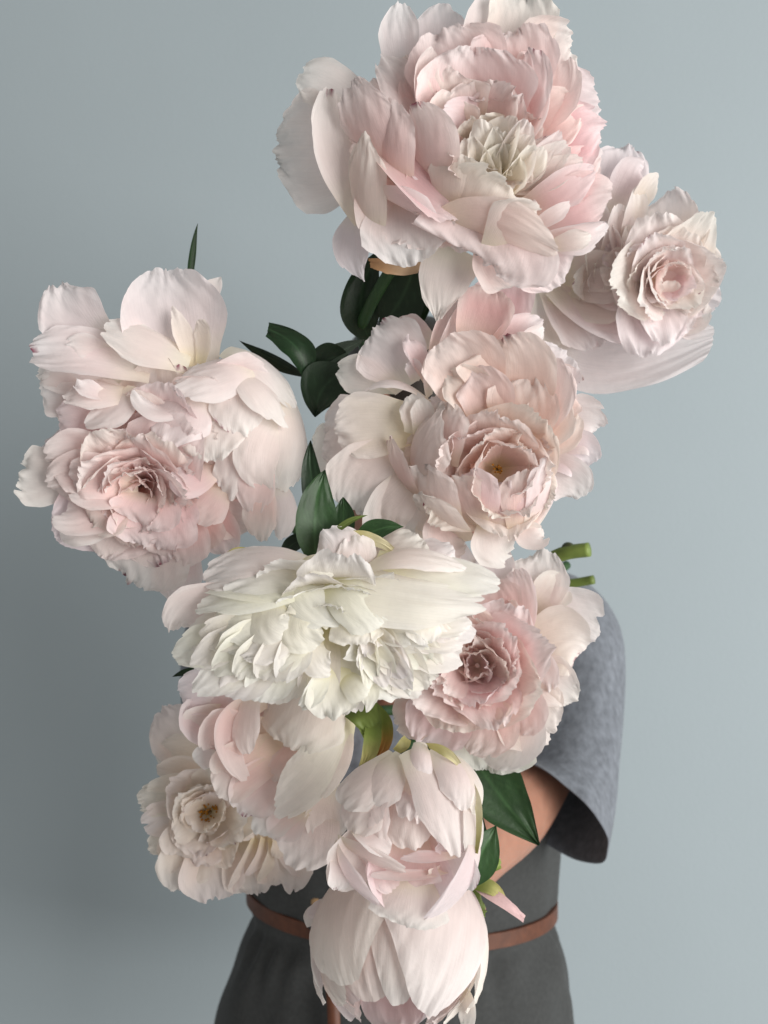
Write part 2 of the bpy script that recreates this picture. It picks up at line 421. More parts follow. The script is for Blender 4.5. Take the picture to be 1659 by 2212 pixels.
PALS = {}
class Flower:
    """a peony: frame at its heart, x right / y down / z towards the viewer, in picture units scaled to its distance"""
    def __init__(s, name, label, x, y, d, axis, pal, seed):
        s.c = at(x, y, d); s.px, s.py = x, y; s.s = d / FPX
        s.ez = norm(-s.c); s.ex = norm(np.cross(s.ez * -1, (0, 0, 1))); s.ey = np.cross(s.ex, s.ez) * 1.0
        if s.ey[2] > 0: s.ey = -s.ey
        if s.ex[0] < 0: s.ex = -s.ex
        s.ax = norm(axis); s.pal = pal; s.rng = np.random.default_rng(seed)
        up = np.array([0, -1.0, 0]); 
        if abs(s.ax @ up) > .93: up = np.array([0, 0, 1.0])
        s.b1 = norm(up - (up @ s.ax) * s.ax)
        s.b2 = np.cross(s.b1, s.ax)
        if s.b2[0] < 0: s.b2 = -s.b2
        s.o = bpy.data.objects.new(name, None); C.objects.link(s.o); s.o.location = s.c
        s.o.empty_display_size = .02
        tag(s.o, label, 'flower', 'peonies of the bouquet')
    def w(s, p):                                     # picture units -> metres, relative to the heart
        p = np.asarray(p, float)
        return s.s * (p[..., 0:1] * s.ex + p[..., 1:2] * s.ey + p[..., 2:3] * s.ez)
    def add(s, curve, nrm, hw, pal=None, name='petal', m=None, **k):
        X, col, uv, (nu, nv) = petal_sheet(np.asarray(curve, float), norm(nrm), hw, s.rng, pal or s.pal, **k)
        return mesh_obj(name, s.w(X), grid_faces(nu, nv), m or M_petal, s.o, tint=col, uv=uv)
    def ring(s, n, L, hw, th0, th1, r0=12, h0=0, az0=0., arc=360., jit=.5, pal=None, jl=.12, jt=8, power=1., skip=(), off=(0, 0, 0), jtw=.15, **k):
        """n petals round the axis; th: angle of the petal to the axis at its foot and at its tip"""
        rg = s.rng
        for i in range(n):
            st = arc / n
            az = R(az0 + st * (i + .5 * (arc < 360)) + rg.uniform(-jit, jit) * st * .5)
            d = math.degrees(az) % 360
            if any(a <= d <= b for a, b in skip): continue
            l = L * rg.uniform(1 - jl, 1 + jl); hh = hw * rg.uniform(1 - jl, 1 + jl)
            a0 = R(th0 + rg.uniform(-jt, jt)); a1 = R(th1 + rg.uniform(-jt, jt))
            t = np.linspace(0, 1, 15); th = a0 + (a1 - a0) * t ** power
            rad = math.cos(az) * s.b1 + math.sin(az) * s.b2
            T = np.sin(th)[:, None] * rad + np.cos(th)[:, None] * s.ax
            N = -np.cos(th)[:, None] * rad + np.sin(th)[:, None] * s.ax
            P = np.concatenate([np.zeros((1, 3)), np.cumsum((T[1:] + T[:-1]) * .5 * l / 14, axis=0)])
            P = P + rad * r0 + s.ax * h0 + np.array(off)
            kk = dict(k); kk['twist'] = k.get('twist', 0) + rg.uniform(-jtw, jtw)
            s.add(P, N, hh, pal=pal, **kk)
    def hero(s, p0, p1, p2, hw, face=(0, 0, 1), **k):
        """one petal laid by its foot, belly and tip (picture position + own depth)"""
        p = [np.array([q[0] - s.px, q[1] - s.py, q[2]], float) for q in (p0, p1, p2)]
        c = 2 * p[1] - .5 * (p[0] + p[2])
        t = np.linspace(0, 1, 15)[:, None]
        P = (1 - t) ** 2 * p[0] + 2 * t * (1 - t) * c + t * t * p[2]
        return s.add(P, np.tile(np.array(face, float), (15, 1)), hw, **k)

    def H(s, *a, pal=None, **k):
        """rows of (foot xyz, belly xyz, tip xyz, half width, inner side xyz[, options]) in the flower's own sketch grid"""
        for row in a:
            ox, oy, q = s.grid
            n = [float(z) for z in row[:13]]
            o = dict(k)
            if len(row) > 13: o.update(row[13])
            p = [(ox + q * n[i], oy + q * n[i + 1], q * n[i + 2]) for i in (0, 3, 6)]
            pl = o.pop('pal', pal)
            s.hero(p[0], p[1], p[2], q * n[9] * 1.14, face=n[10:13], pal=pl, **o)
    def tuft(s, foot, tips, hw, zf=0, zt=80, pal=None, **k):
        """small petals rising from one foot to a list of tips"""
        ox, oy, q = s.grid
        for (x, y) in tips:
            j = s.rng.uniform(-1, 1, 3)
            mx = .5 * (foot[0] + x) + j[0] * 10; my = .5 * (foot[1] + y) + j[1] * 10
            s.H((foot[0] + j[1] * 8, foot[1] + j[0] * 8, zf, mx, my, .75 * zt + j[2] * 12, x, y, zt + j[0] * 14, hw * s.rng.uniform(.75, 1.25),
                 j[0] * .7, .2 + j[1] * .4, .9), pal=pal, **k)

    def heart(s, gx, gy, rows, z=0, ax=None, jit=.7):
        """tight frilled rings round one heart; rows of (n, length, half width, foot angle, tip angle, palette)"""
        ox, oy, q = s.grid; old = (s.ax, s.b1, s.b2)
        if ax is not None:
            s.ax = norm(ax); up = np.array([0, -1.0, 0]); s.b1 = norm(up - (up @ s.ax) * s.ax); s.b2 = np.cross(s.b1, s.ax)
        for i, (n, L, hw, t0, t1, pal) in enumerate(rows):
            s.ring(n, L, hw * 1.22, t0, t1, r0=5, h0=4 * i, az0=s.rng.uniform(0, 90), pal=pal, jit=jit, jl=.20, jt=12, jtw=.4, cup=.55, ruf=.085, fringe=.008, notch=.025, tip=.42,
                   off=(ox + q * gx - s.px, oy + q * gy - s.py, z))
        s.ax, s.b1, s.b2 = old
    def shell(s, rows, c=(0, 0, 0), ax=None, **k):
        """petals closed over a globe; rows of (radius, azimuth, from, to, half width, options)"""
        old = (s.ax, s.b1, s.b2)
        if ax is not None:
            s.ax = norm(ax); up = np.array([0, -1.0, 0]); s.b1 = norm(up - (up @ s.ax) * s.ax); s.b2 = np.cross(s.b1, s.ax)
        if s.b2[0] < 0: s.b2 = -s.b2
        for row in rows:
            Rr, az, a0, a1, hw = row[:5]; o = dict(k)
            if len(row) > 5: o.update(row[5])
            a = np.radians(np.linspace(a0, a1, 17))[:, None]; rad = math.cos(R(az)) * s.b1 + math.sin(R(az)) * s.b2
            out = -np.cos(a) * s.ax + np.sin(a) * rad
            lift = o.pop('lift', 0); rr = Rr * (1 + lift * np.linspace(0, 1, 17)[:, None] ** 3)
            o.setdefault('cup', 1.12 * hw / Rr)
            pl = o.pop('pal', None)
            s.add(np.array(c, float) + rr * out, -out, hw, pal=pl, **o)
        s.ax, s.b1, s.b2 = old
# ------------------------------------------------------------------ the peonies
BLUSH = Pal((.90, .79, .68), (.90, .71, .69), (.91, .83, .815), .42, .12)
PALE = Pal((.90, .84, .73), (.90, .795, .775), (.91, .865, .85), .40, .10)
WHITE = Pal((.90, .85, .60), (.91, .875, .79), (.91, .89, .86), .38, .02)
ROSE = Pal((.89, .72, .65), (.90, .70, .68), (.91, .82, .80), .5, .06)
PEACH = Pal((.89, .74, .50), (.90, .72, .66), (.91, .825, .795), .42, .22)
CREAM = Pal((.88, .78, .56), (.89, .80, .72), (.90, .84, .80), .4, .08)
DEEP = Pal((.80, .48, .43), (.88, .63, .61), (.90, .79, .77), .5, .04)
PINK = Pal((.88, .70, .65), (.89, .61, .62), (.90, .78, .78), .55, .03)
IVORY = Pal((.89, .82, .60), (.90, .83, .74), (.91, .86, .82), .5, .02)

def backing(f, R_, pal, off=(0, 0, 0), **k):
    f.ring(8, R_ * .92, R_ * .42, 70, 78, r0=R_ * .06, h0=-R_ * .30, pal=pal, cup=.5, ruf=.06, off=off, **k)
    f.ring(9, R_ * .78, R_ * .36, 64, 55, r0=R_ * .06, h0=-R_ * .25, az0=20, pal=pal, cup=.55, ruf=.07, off=off, **k)
    f.ring(9, R_ * .62, R_ * .28, 56, 30, r0=R_ * .06, h0=-R_ * .2, az0=4, pal=pal, cup=.6, ruf=.08, off=off, **k)

# --- the largest bloom
f1 = Flower('peony', 'largest blush peony at the top of the bouquet with creamy frilled heart', 1015, 320, .56, (.18, -.28, .94), BLUSH, 11)
f1.grid = (548.6, 0, .496)
backing(f1, 255, BLUSH)
W = dict(pal=PALE)
f1.H( # outer petals
 (500,640,-110, 280,650,-40, 72,640,-60, 235, -.2,.1,1, dict(pal=PALE,pleat=.02,cup=.25)),
 (540,520,-60, 350,370,0, 190,320,-30, 110, -.3,-.5,.7, dict(pal=PALE,cup=-.5)),
 (470,930,20, 360,650,70, 350,390,40, 110, .5,0,.8, dict(pal=PALE,cup=.7)),
 (660,380,-60, 640,200,-20, 645,60,-60, 80, 0,.2,1, W),
 (800,350,-120, 810,180,-100, 830,62,-120, 105, 0,.3,1, W),
 (940,320,-100, 970,150,-50, 1040,8,-90, 75, .5,.2,.8, W),
 (1040,350,-120, 1150,160,-80, 1180,22,-120, 140, 0,.3,1, dict(pal=PALE,notch=.08)),
 (1050,500,-100, 1250,300,-60, 1385,225,-100, 150, -.2,.2,1, dict(notch=.07)),
 (1100,600,-100, 1330,500,-60, 1505,470,-110, 150, -.3,0,1),
 (1100,700,-100, 1350,660,-60, 1515,650,-110, 150, -.3,0,1),
 (1150,1020,20, 1250,1140,60, 1330,1240,30, 130, 0,-.4,.9),
 (640,800,40, 670,950,140, 690,1120,130, 190, 0,.1,1, dict(pal=PALE,pleat=.02,fringe=.014)),
 (480,900,0, 420,1050,40, 465,1205,30, 88, -.2,0,1, dict(pal=PALE,point=.25,topw=.4)),
 (880,1060,50, 820,1230,85, 793,1395,60, 118, .2,0,1, dict(pal=PALE,basew=.95,peak=.15,topw=.1,point=.1,cup=-.35)),
)
f1.H( # right hand side, seen into the bloom
 (1120,800,-20, 1340,620,40, 1505,560,0, 140, -.4,.1,.9, dict(pal=PINK)),
 (1150,900,0, 1350,780,60, 1490,690,30, 110, -.3,.3,.9, dict(pal=PINK)),
 (1180,980,20, 1370,900,70, 1545,860,40, 140, -.2,.3,.9, dict(pal=PINK)),
 (1220,1040,60, 1390,1020,120, 1530,975,80, 80, -.1,.6,.8, W),
 (1280,1060,120, 1380,1040,160, 1460,1015,150, 50, 0,-.4,-.8, W),
)
f1.H( # standing petals behind the heart
 (960,560,-60, 880,320,20, 830,165,0, 200, .2,.3,.9),
 (1000,540,-60, 1120,310,20, 1140,172,-10, 170, -.1,.3,.9),
 (1050,600,-50, 1250,420,30, 1330,300,0, 150, -.4,.3,.9),
 (1060,650,-40, 1270,540,50, 1400,480,20, 120, -.4,.3,.9),
 (900,640,-40, 760,440,40, 700,330,20, 120, .5,.2,.8),
 (850,640,-20, 720,460,70, 560,280,40, 130, .6,.1,.6, W),
)
f1.heart(1010, 640, [(8, 140, 66, 64, 36, BLUSH), (7, 100, 48, 50, 12, IVORY)], z=0, ax=(.1, -.1, .98))
f1.H(
 (950,640,-20, 960,400,60, 960,250,90, 250, 0,.4,.9, dict(cup=.9,ruf=.08)),
 (1060,640,-20, 1170,440,80, 1190,260,80, 120, -.6,.2,.7),
 (900,640,0, 780,400,90, 800,260,100, 100, .6,.3,.7),
 (930,640,0, 870,430,80, 880,330,110, 150, .1,.4,.9, dict(pal=CREAM,cup=.9,ruf=.08)),
 (1000,640,0, 1010,470,90, 1020,380,110, 140, -.2,.4,.9, dict(pal=BLUSH,cup=.8)),
 (1060,660,10, 1190,520,100, 1240,400,90, 90, -.7,.2,.6, dict(pal=BLUSH)),
 (900,640,20, 860,510,110, 870,428,125, 120, .2,.4,.9, dict(pal=CREAM,cup=.9)),
)
f1.tuft((1040,830), [(930,600),(990,540),(1060,570),(1120,520),(1190,610),(1030,640),(1120,640),(1230,640),(1180,540)], 92, 60, 195, pal=IVORY, cup=1.0, ruf=.10, fringe=.008, notch=.03)
f1.tuft((1075,850), [(1330,600),(1360,640),(1290,620),(1250,680)], 58, 20, 130, pal=PALE, cup=.7)
f1.H(
 (1110,870,20, 1260,770,110, 1412,705,120, 60, -.5,.2,.8, W),
 (1170,900,60, 1320,830,130, 1470,745,100, 75, -.4,.3,.8),
 (1200,985,110, 1280,930,180, 1368,878,170, 34, -.3,.5,.8, W),
)
f1.H((560,700,10, 620,850,70, 700,980,80, 190, .2,-.2,.9, dict(pal=BLUSH)), (650,640,-30, 560,600,40, 420,560,40, 170, .4,0,.9, dict(pal=BLUSH)), (700,560,-30, 640,430,40, 590,330,20, 130, .4,.2,.9, dict(pal=BLUSH)))
f1.H( # front wall of the cup and the rolled outer petals, outer side seen
 (800,820,110, 750,640,190, 690,480,150, 150, .6,-.3,-.7, dict(pal=BLUSH,cup=.5,roll=.25)),
 (860,900,150, 880,770,230, 900,655,215, 120, .3,-.5,-.7, dict(pal=PALE,roll=.3,ruf=.1)),
 (980,980,160, 1030,850,240, 1090,760,230, 170, .2,-.6,-.7, dict(pal=PALE,roll=.35,ruf=.1)),
 (1050,1080,150, 1150,960,230, 1230,880,220, 140, -.1,-.7,-.6, dict(pal=PALE,roll=.3)),
 (640,790,80, 510,560,170, 440,370,130, 125, .5,.1,-.8, dict(pal=BLUSH,cup=.7,roll=.2)),
 (640,820,90, 600,620,190, 600,440,150, 110, .5,.1,-.8, dict(pal=BLUSH,cup=.7,roll=.2)),
 (540,620,100, 720,790,180, 880,940,220, 125, .4,-.5,.7, dict(pal=PINK,cup=.8)),
 (520,1030,90, 480,800,180, 500,570,160, 105, .5,0,-.8, dict(pal=PALE,cup=.9,roll=.2,topw=.6)),
 (540,820,140, 660,870,220, 800,940,200, 80, .3,-.7,-.5, dict(pal=PALE,cup=1.2,ruf=.03)),
 (830,960,150, 1040,960,240, 1310,1075,225, 125, 0,-.6,-.7, dict(pal=BLUSH,cup=.6,basew=.6)),
 (1020,900,90, 1000,1030,190, 960,1120,190, 290, .2,-.5,.8, dict(pal=PALE,cup=.35,roll=.3,tip=.2,basew=.6)),
 (1040,940,60, 1110,1090,110, 1160,1180,70, 160, 0,-.3,.9, dict(pal=BLUSH)),
)

# --- the pale one behind its shoulder
f2 = Flower('peony', 'pale translucent peony turned away beside the largest bloom', 1330, 600, .66, (.75, .12, .62), PALE, 12)
f2.grid = (1097, 274, .2976)
backing(f2, 120, PALE, off=(-10, 0, -30))
P2 = dict(pal=PALE)
f2.H(
 (250,1050,-30, 350,1380,30, 420,1620,20, 230, .1,-.3,.9),
 (300,1100,-10, 500,1350,60, 640,1610,50, 190, 0,-.4,.9),
 (240,1420,0, 740,1650,60, 1510,1530,20, 260, 0,-.25,.95, dict(topw=.34,basew=.75,peak=.45,tip=.12,cup=.35,ruf=.03,notch=0,fringe=.003,pleat=.004)),
 (350,1150,20, 680,1370,100, 1095,1490,90, 190, .2,-.6,.7),
 (600,700,-100, 800,360,-20, 860,190,-60, 190, .1,.3,1),
 (750,700,-60, 880,420,10, 970,340,-20, 130, .1,.3,1, dict(fringe=.02)),
 (1020,1080,-40, 1150,760,20, 1180,505,-40, 190, -.3,.2,.9, dict(pal=CREAM)),
 (1080,1080,-40, 1270,850,0, 1330,680,-50, 130, -.4,.2,.9, dict(pal=CREAM)),
 (1150,1080,-80, 1370,1000,-40, 1518,1035,-60, 130, -.4,0,.9, dict(pal=CREAM,point=.2)),
 (1100,1300,-60, 1290,1400,-20, 1410,1290,-40, 130, -.3,-.3,.9),
 (1100,1350,-40, 1280,1450,0, 1400,1520,-20, 90, -.3,-.4,.9),
 (500,850,0, 640,640,60, 720,560,30, 130, .4,.2,.9),
 (700,980,20, 790,780,110, 840,595,100, 115, .4,.1,.9, dict(cup=1.0)),
 (820,900,30, 900,680,100, 930,480,80, 85, .4,0,.9, dict(cup=.9)),
 (900,700,40, 980,520,80, 1080,415,50, 70, .1,.3,.9, dict(fringe=.03,pal=CREAM)),
 (400,1050,0, 640,1040,80, 900,1020,90, 140, .3,.1,.9),
 (450,1150,10, 680,1150,90, 900,1130,90, 120, .3,-.1,.9),
 (560,1200,30, 760,1260,120, 870,1250,120, 70, .4,-.2,.8),
 (800,1150,40, 930,1170,130, 1060,1260,130, 90, .3,-.5,.8),
 (850,1250,40, 960,1290,130, 1120,1350,130, 70, .2,-.5,.8, dict(fringe=.03)),
 (900,1350,40, 1010,1400,110, 1110,1480,100, 75, .2,-.5,.8),
 (1100,1250,0, 1150,1100,60, 1180,985,70, 100, -.1,.3,.9, dict(pal=BLUSH)),
 (1150,1300,20, 1270,1200,70, 1340,1180,60, 80, -.5,.2,.8),
 (1120,1300,40, 1170,1220,110, 1210,1140,110, 90, -.2,.2,.9, dict(cup=1.)),
 (1200,1400,20, 1290,1330,70, 1350,1270,60, 60, -.3,-.3,.9),
)
f2.H((350,1150,0, 620,1230,60, 900,1170,60, 190, .3,-.3,.9), (330,1000,0, 620,920,50, 830,760,40, 170, .3,.2,.9), (420,1250,10, 700,1380,70, 960,1400,70, 150, .2,-.5,.9), ruf=.08, cup=.5)
f2.tuft((850,1050), [(700,700),(800,640),(880,740),(720,860),(680,1000),(720,1180),(830,1290),(950,1370)], 110, 20, 120, pal=PALE, ruf=.10, fringe=.014, notch=.045, cup=.7)
f2.heart(1060, 1110, [(8, 158, 68, 70, 58, PALE), (8, 128, 58, 64, 42, PALE), (8, 102, 46, 58, 24, PALE), (7, 76, 36, 50, 6, BLUSH)], z=0, ax=(.5, .1, .86))

# --- peach pink one in the middle
f3 = Flower('peony', 'peach pink peony with open cupped heart and wide cream outer petals', 1050, 990, .60, (.12, .22, .96), PEACH, 13)
f3.grid = (631, 548.6, .43)
backing(f3, 190, PEACH, off=(0, 0, -20))
Y = dict(pal=IVORY)
f3.H(
 (980,470,-60, 1050,260,0, 1070,92,-40, 140, 0,.2,1, dict(pal=PINK,cup=.5,notch=.01)),
 (900,470,0, 960,310,60, 1005,195,40, 140, 0,.3,1, dict(pal=PINK,cup=.9,notch=.01)),
 (690,580,-10, 760,340,30, 890,165,10, 70, .8,.2,.5, dict(pal=BLUSH)),
 (720,560,10, 800,360,50, 930,180,30, 50, .8,.2,.4, dict(pal=PALE)),
 (1000,500,0, 1120,410,40, 1245,335,20, 80, 0,.4,.9, dict(pal=BLUSH)),
 (1060,540,10, 1170,460,60, 1262,385,40, 60, .1,.5,.8, dict(pal=PALE)),
 (600,650,-30, 500,490,20, 420,365,-10, 170, .1,.2,1, dict(pal=PALE,notch=.09,cup=.3)),
 (520,650,-50, 340,600,-10, 222,570,-30, 92, .1,.1,1, dict(pal=PALE,notch=.07)),
 (700,450,-80, 600,370,-60, 520,350,-60, 70, .1,.2,1, dict(pal=BLUSH)),
 (690,650,20, 630,510,70, 590,430,60, 55, .6,.2,.7, dict(pal=BLUSH,ruf=.2)),
 (620,640,40, 615,580,80, 590,545,85, 40, .3,.2,.9, dict(pal=PALE,ruf=.25)),
 (640,900,-80, 330,930,-40, 138,950,-60, 220, .2,.1,1, dict(pal=PALE)),
 (450,950,-120, 180,980,-100, 62,985,-120, 130, .2,0,1, dict(pal=PALE)),
 (660,1020,-30, 430,1160,20, 310,1310,-20, 230, .2,-.2,.9, dict(pal=PALE)),
 (680,1100,-40, 570,1300,0, 560,1455,-40, 190, .1,-.2,1, dict(pal=PALE)),
 (800,1300,-60, 740,1420,-40, 740,1500,-60, 120, .1,-.2,1, dict(pal=CREAM)),
 (640,860,-10, 400,850,40, 203,880,50, 165, .3,.15,.9, dict(pal=IVORY,cup=.8,roll=.1)),
 (700,740,40, 530,640,95, 385,680,90, 48, .2,.7,-.3, dict(pal=PALE,cup=1.0)),
 (690,720,50, 680,600,100, 700,490,90, 60, .8,.2,.3, dict(pal=PALE,ruf=.1)),
 (600,900,40, 620,800,90, 590,705,90, 65, .1,.2,1, dict(pal=PALE)),
 (640,900,50, 660,810,100, 650,730,110, 55, .1,.2,1, dict(pal=PALE)),
)
f3.H( # right outer
 (1200,950,-80, 1430,860,-20, 1545,880,-60, 140, -.3,.1,1, dict(pal=PALE,notch=.08)),
 (1200,1000,-60, 1400,1000,-10, 1490,1060,-40, 110, -.3,-.1,1, dict(pal=PALE,notch=.08)),
 (1180,1050,-60, 1370,1130,0, 1440,1230,-30, 110, -.3,-.2,1, dict(pal=PALE,notch=.08)),
 (1100,800,-40, 1270,600,30, 1370,500,-10, 140, -.3,.3,.9, dict(pal=PALE)),
 (1150,850,-40, 1330,700,20, 1410,660,-10, 130, -.3,.2,.9),
)
f3.H( # the cup
 (940,800,-10, 870,590,90, 770,430,105, 190, .3,.4,.9, dict(cup=.7,tip=.35)),
 (1050,820,-10, 1090,610,90, 1060,440,95, 230, -.1,.5,.9, dict(cup=.7,tip=.3)),
 (1100,900,0, 1240,720,90, 1290,560,70, 170, -.5,.3,.8),
 (1100,900,0, 1300,860,60, 1410,800,20, 140, -.5,.2,.8),
 (960,900,30, 890,710,110, 800,600,120, 120, .5,.4,.8, dict(cup=.8)),
 (980,900,30, 980,720,120, 930,590,130, 130, .1,.6,.8, dict(cup=.6)),
 (1060,920,30, 1150,780,110, 1200,650,105, 170, -.3,.5,.9, dict(cup=.5,fringe=.02)),
 (1100,960,30, 1270,860,100, 1320,760,85, 120, -.5,.3,.8, dict(fringe=.02)),
)
f3.heart(1025, 1075, [(7, 165, 78, 66, 38, PEACH), (7, 142, 68, 62, 20, PEACH), (6, 116, 56, 60, 2, PEACH)], z=-20, ax=(.06, .10, .99))
f3.H( # its near wall, seen from outside
 (640,1240,0, 530,1090,70, 490,910,60, 95, .8,-.1,-.4, dict(pal=BLUSH,cup=.7)),
 (680,1180,60, 640,1010,140, 760,770,150, 160, .7,0,-.6, dict(pal=PALE,cup=.9)),
 (790,1060,110, 780,900,165, 800,755,155, 105, .6,-.2,-.6, dict(pal=BLUSH,ruf=.12)),
 (800,1340,60, 700,1210,140, 660,1060,140, 150, .5,-.5,-.6, dict(pal=PALE,ruf=.1)),
 (880,1440,60, 760,1330,130, 630,1210,130, 100, .3,-.7,-.5, dict(pal=PALE,ruf=.12)),
 (920,1380,80, 850,1230,165, 800,1110,170, 130, .3,-.5,-.7, dict(pal=BLUSH,ruf=.12)),
 (960,1350,100, 930,1210,190, 890,1080,190, 110, .3,-.5,-.7, dict(pal=BLUSH,fringe=.02,ruf=.12)),
 (1070,1370,110, 1070,1260,175, 1080,1140,170, 130, 0,-.4,-.8, dict(pal=BLUSH,ruf=.12)),
 (1150,1400,80, 1190,1230,150, 1180,1080,140, 140, -.4,-.3,-.7, dict(pal=BLUSH,fringe=.02)),
 (1200,1380,50, 1270,1200,110, 1270,1020,90, 120, -.6,-.2,-.5, dict(pal=PALE,fringe=.025,ruf=.12)),
 (1020,1330,60, 1060,1420,110, 1090,1500,60, 170, 0,-.6,.7, dict(pal=PALE,notch=.06)),
 (870,1290,40, 820,1400,80, 860,1450,50, 150, .1,-.6,.7, dict(pal=BLUSH)),
 (1160,1310,50, 1210,1370,90, 1260,1390,60, 110, -.3,-.5,.8, dict(pal=PALE,notch=.06)),
)

# --- the big one on the shaded side
f4 = Flower('peony', 'blush peony with rosy heart and tall shaded outer petals in front of the bare wall', 330, 980, .60, (-.2, .3, .93), PALE, 14)
f4.grid = (27, 521, .4134)
backing(f4, 225, BLUSH, off=(0, 0, -20))
f4.H(
 (920,660,-80, 840,390,-40, 790,125,-80, 285, .1,.3,1, dict(pal=PALE,cup=.8,notch=.012,tip=.62,topw=.8,fringe=.006)),
 (940,320,-150, 1030,230,-150, 1088,156,-160, 62, 0,.1,1, dict(pal=PALE,point=.3)),
 (930,650,-10, 890,490,20, 830,345,20, 55, .3,.2,.9, dict(pal=CREAM,point=.2)),
 (975,640,20, 995,510,50, 960,410,60, 50, -.6,.2,.7, dict(pal=CREAM)),
 (920,640,30, 700,540,80, 478,470,60, 115, .2,.5,-.8, dict(pal=PALE,cup=.7)),
 (720,690,-10, 400,620,30, 102,620,0, 145, 0,-.5,.8, dict(pal=PALE,cup=.6)),
 (520,580,-90, 330,410,-60, 250,250,-90, 160, .1,.3,1, dict(pal=PALE,pleat=.03)),
 (560,620,-20, 410,570,10, 305,560,0, 60, 0,-.2,1),
 (400,850,-60, 260,810,-40, 165,800,-60, 115, .2,.1,1),
 (620,800,40, 450,800,100, 300,840,90, 95, .1,.6,-.7, dict(ruf=.14)),
 (520,820,70, 430,800,120, 350,760,115, 50, .2,-.5,.8, dict(ruf=.2)),
)
f4.H((640,1250,-10, 400,1160,60, 200,1150,40, 150, .3,.1,.9, dict(pal=BLUSH)),
 (640,1280,0, 400,1240,60, 215,1270,40, 130, .3,0,.9, dict(pal=BLUSH)),
 (650,1300,40, 470,1230,110, 315,1210,95, 110, .3,.1,.9, dict(pal=BLUSH)),
 (660,1310,40, 480,1310,110, 330,1310,95, 90, .3,-.2,.9, dict(pal=BLUSH)),
 (380,1200,-60, 180,1230,-30, 62,1210,-50, 145, .2,.1,1, dict(notch=.08,fringe=.02)),
 (600,1350,0, 420,1430,50, 250,1420,30, 110, .2,-.4,.9, dict(pal=BLUSH)),
 (600,1400,-20, 440,1480,30, 265,1510,0, 90, .2,-.4,.9),
 (740,1400,-60, 680,1620,-10, 620,1790,-50, 240, 0,-.3,1, dict(pal=PALE,cup=.3,fringe=.014)),
 (880,1500,-80, 860,1700,-60, 880,1910,-80, 120, 0,-.3,1, dict(pal=BLUSH)),
 (850,1400,-10, 870,1560,50, 860,1685,20, 150, -.1,-.4,.9, dict(pal=BLUSH)),
 (1000,1380,0, 1060,1500,30, 1130,1645,0, 120, -.4,-.2,.9, dict(pal=DEEP)),
 (960,1400,20, 990,1500,60, 1010,1600,30, 110, -.3,-.3,.9, dict(pal=DEEP)),
 (720,1350,10, 730,1480,90, 720,1595,70, 210, 0,-.5,.9, dict(pal=BLUSH)),
 (560,1350,20, 500,1430,90, 440,1500,70, 110, .2,-.5,.9, dict(pal=BLUSH)),
 (720,1320,40, 700,1400,115, 680,1480,100, 170, 0,-.6,.8, dict(pal=BLUSH)),
 (850,1330,40, 850,1420,100, 850,1500,90, 110, -.1,-.5,.9, dict(pal=BLUSH)),
)
f4.heart(670, 1270, [(9, 178, 78, 70, 58, BLUSH), (9, 150, 66, 66, 42, BLUSH), (9, 124, 56, 60, 26, BLUSH), (8, 100, 46, 54, 10, ROSE), (7, 72, 34, 42, -6, DEEP)], z=-32, ax=(-.12, .26, .96))
f4.H((1000,1200,-20, 1180,1150,30, 1350,1150,10, 200, -.5,.1,.8, dict(pal=BLUSH)), (1000,1300,-20, 1150,1380,20, 1280,1450,0, 160, -.4,-.2,.9, dict(pal=BLUSH)), (900,900,-40, 1150,800,20, 1350,760,-10, 190, -.3,.2,.9, dict(pal=BLUSH)), (700,1000,-30, 420,960,20, 260,930,0, 140, .3,.2,.9, dict(pal=BLUSH)))
f4.H((640,760,-40, 380,730,-20, 170,740,-40, 80, .1,.2,1), (600,700,-60, 350,690,-50, 150,700,-60, 90, 0,.1,1))
f4.H( # petals draping over the heart from above and from the wall of the cup, outer side seen
 (1060,1170,60, 930,1230,130, 830,1200,130, 95, .1,.5,-.8, dict(fringe=.02,pal=BLUSH)),
 (1090,1270,70, 1010,1370,130, 950,1465,110, 105, .2,.3,-.9, dict(fringe=.015,pal=BLUSH)),
 (900,780,40, 780,880,120, 640,800,130, 90, .1,.8,-.5, dict(ruf=.1)),
 (650,770,50, 540,880,120, 400,970,110, 90, .2,.5,-.8, dict(ruf=.1,fleck=0) if 0 else dict(ruf=.1)),
 (940,760,60, 850,910,145, 790,1060,150, 170, .2,.4,-.9, dict(ruf=.08)),
 (1080,800,60, 1040,980,150, 1050,1140,150, 180, .1,.4,-.9, dict(ruf=.09)),
 (1210,980,50, 1170,1170,120, 1130,1350,110, 110, -.2,.4,-.9, dict(ruf=.12)),
 (1300,1000,60, 1270,1240,120, 1250,1420,110, 100, -.3,.3,-.9, dict(ruf=.08,pal=BLUSH)),
 (1200,700,30, 1180,850,140, 1200,1010,150, 150, -.2,.4,-.9, dict(pal=PALE)),
 (1440,880,-10, 1330,1090,130, 1350,1300,60, 165, -.5,.1,-.8, dict(cup=.8)),
 (1280,1180,50, 1295,1390,110, 1300,1565,80, 95, -.3,.1,-.9, dict(pal=BLUSH)),
 (1350,1240,10, 1430,1400,40, 1400,1560,10, 95, -.5,.1,-.8),
 (1380,720,-40, 1480,1010,30, 1430,1310,10, 140, -.6,0,-.7, dict(cup=.7)),
 (1110,550,-60, 1300,650,20, 1470,850,-10, 125, -.5,.4,-.7, dict(cup=.7)),
 (1160,640,0, 1290,770,120, 1410,945,110, 125, -.5,.5,-.7, dict(cup=.7)),
 (1240,620,-10, 1080,680,130, 840,790,165, 130, 0,.6,-.8, dict(cup=.8,ruf=.09,fringe=.015)),
)

